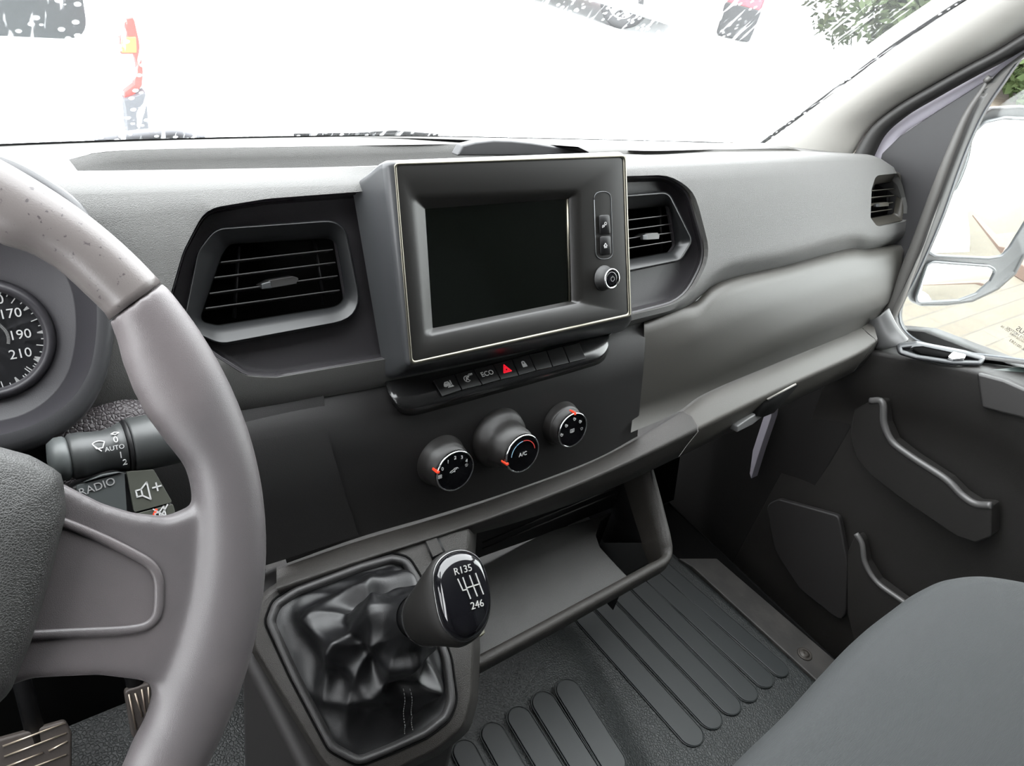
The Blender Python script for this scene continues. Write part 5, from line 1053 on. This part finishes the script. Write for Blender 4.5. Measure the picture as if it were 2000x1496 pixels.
# place the car so its near side is the one we see
away = side if side@np.array([wc_[0], wc_[1], 0]) > 0 else -side
if away@side < 0: P0 = P0+away*1.78; 
car('silver_car', 'pale silver car with a spoked alloy wheel parked beyond the windscreen', P0, yaw, L_, 1.78, 1.45, mat('silver_paint', (.66, .67, .68), .3), mat('car_lower', (.20, .21, .21), .6), .36)
g0 = atZ(1330, 32, ZG)
car('dark_car', 'dark grey car between the silver car and the red one, seen by its dark bumper', g0+np.array([.1, .3, 0]), math.radians(60), 4.2, 1.7, 1.45, mat('grey_paint', (.10, .105, .11), .3), mat('car_lower_dark', (.06, .06, .06), .6), .5)
rp0 = atZ(1398, 68, ZG); rp1 = atZ(1462, 86, ZG); ry = math.atan2(rp1[1]-rp0[1], rp1[0]-rp0[0]); dd_ = np.linalg.norm(rp1-rp0); print('red width', dd_)
redc = empty('red_car', rp0, 'red car with a black lower bumper parked ahead on the right', 'car')
sr_ = np.array([rp1[0], rp1[1], 0]); sr_ /= np.linalg.norm(sr_); fr = np.array([sr_[1], -sr_[0], 0]); Wr = (rp1-rp0)@fr; print('Wr', Wr)
slab('car_body', [rp0+fr*a+np.array([0, 0, h]) for a, h in rpoly([(0, .42), (-.02, .9), (.12, 1.5), (Wr-.12, 1.5), (Wr+.02, .9), (Wr, .42)], .06, 4)], sr_*3.6, mat('red_paint', (.50, .045, .06), .35), redc, bevel=.04)
slab('rear_bumper', [rp0+fr*a+np.array([0, 0, h])-sr_*.06 for a, h in rpoly([(0, .02), (-.02, .46), (Wr+.02, .46), (Wr, .02)], .05, 4)], sr_*.5, mat('red_car_bumper', (.016, .017, .018), .7), redc, bevel=.02)
slab('rear_window', [rp0+fr*a+np.array([0, 0, h])-sr_*.01 for a, h in rpoly([(.12, 1.0), (.2, 1.4), (Wr-.2, 1.4), (Wr-.12, 1.0)], .04, 4)], sr_*.05, mat('car_glass', (.03, .035, .04), .1), redc)
for a in (.08, Wr-.08): wheel(redc, rp0+fr*a+sr_*.8+np.array([0, 0, .31]), -fr if a < .5 else fr, .31, .18)

# greenery
def leafy(name, c, R, n, seed, col, label, cat_, trunk=True, sz=.12, flatz=1.0):
    rng = np.random.default_rng(seed); e = empty(name, (c[0], c[1], ZG), label, cat_)
    vs, fs = [], []
    ctrs = [np.array(c)+rng.normal(size=3)*np.array(R)*.42 for _ in range(26)]
    for i in range(n):
        q = ctrs[rng.integers(len(ctrs))]; d = rng.normal(size=3); d /= np.linalg.norm(d); p = q+d*np.mean(R)*.42*rng.uniform(.75, 1.05)
        if p[2] < ZG+.02: p[2] = ZG+.02+rng.uniform(0, .2)
        a = rng.normal(size=3); a /= np.linalg.norm(a); b_ = np.cross(a, d+rng.normal(size=3)*.5); b_ /= np.linalg.norm(b_); s = sz*rng.uniform(.6, 1.3); k = len(vs)
        vs += [p-a*s, p+b_*s*.38, p+a*s, p-b_*s*.38]; fs += [(k, k+1, k+2, k+3)]
    o = mesh('foliage', vs, fs, col, e, fix=False, smooth=False)
    if trunk: tube('trunk', [(c[0], c[1], ZG), (c[0]+.05, c[1], c[2]*.5+ZG*.5), (c[0], c[1], c[2])], [.14, .1, .05], mat('bark', (.12, .09, .06), .9), e, seg=10)
    return e
LF = mat('leaf_green', (.050, .075, .028), .7, spec=.2); LF2 = mat('leaf_olive', (.034, .048, .020), .7, spec=.2)
c1 = atZ(1815, 128, ZG)+np.array([0, 0, 1.5]); leafy('bush', c1, (1.7, 1.7, 1.7), 15000, 3, LF2, 'broad green bush beyond the windscreen beside the pillar', 'bush', sz=.11)
c2 = atZ(2075, 215, ZG)+np.array([0, 0, 1.6]); leafy('tree', c2*1.0, (1.9, 1.9, 1.6), 12000, 5, LF, 'leafy green tree seen through the passenger window above the mirror', 'tree', sz=.11)
hd = atZ(1590, 60, ZG+.2)

# wiper resting outside at the foot of the windscreen
wp = empty('windscreen_wiper', atY(680, 262, .83), 'black windscreen wiper lying at the foot of the glass', 'wiper')
tube('wiper_blade', [atY(575, 264.5, .80), atY(680, 263, .80), atY(785, 264, .80)], .0022, VBLACK, wp, seg=6)
tube('wiper_arm', [atY(700, 264, .815), atY(770, 259, .82), atY(860, 266, .85)], .003, VBLACK, wp, seg=6)
cw = tube('scuttle_hose', [atY(190, 274, .84), atY(290, 262, .86), atY(345, 260, .87), atY(400, 272, .86)], .006, mat('scuttle_grey', (.09, .09, .10), .5), None, seg=8, n=20); tag(cw, 'dark curved wiper linkage cover outside at the left foot of the glass', 'cover')
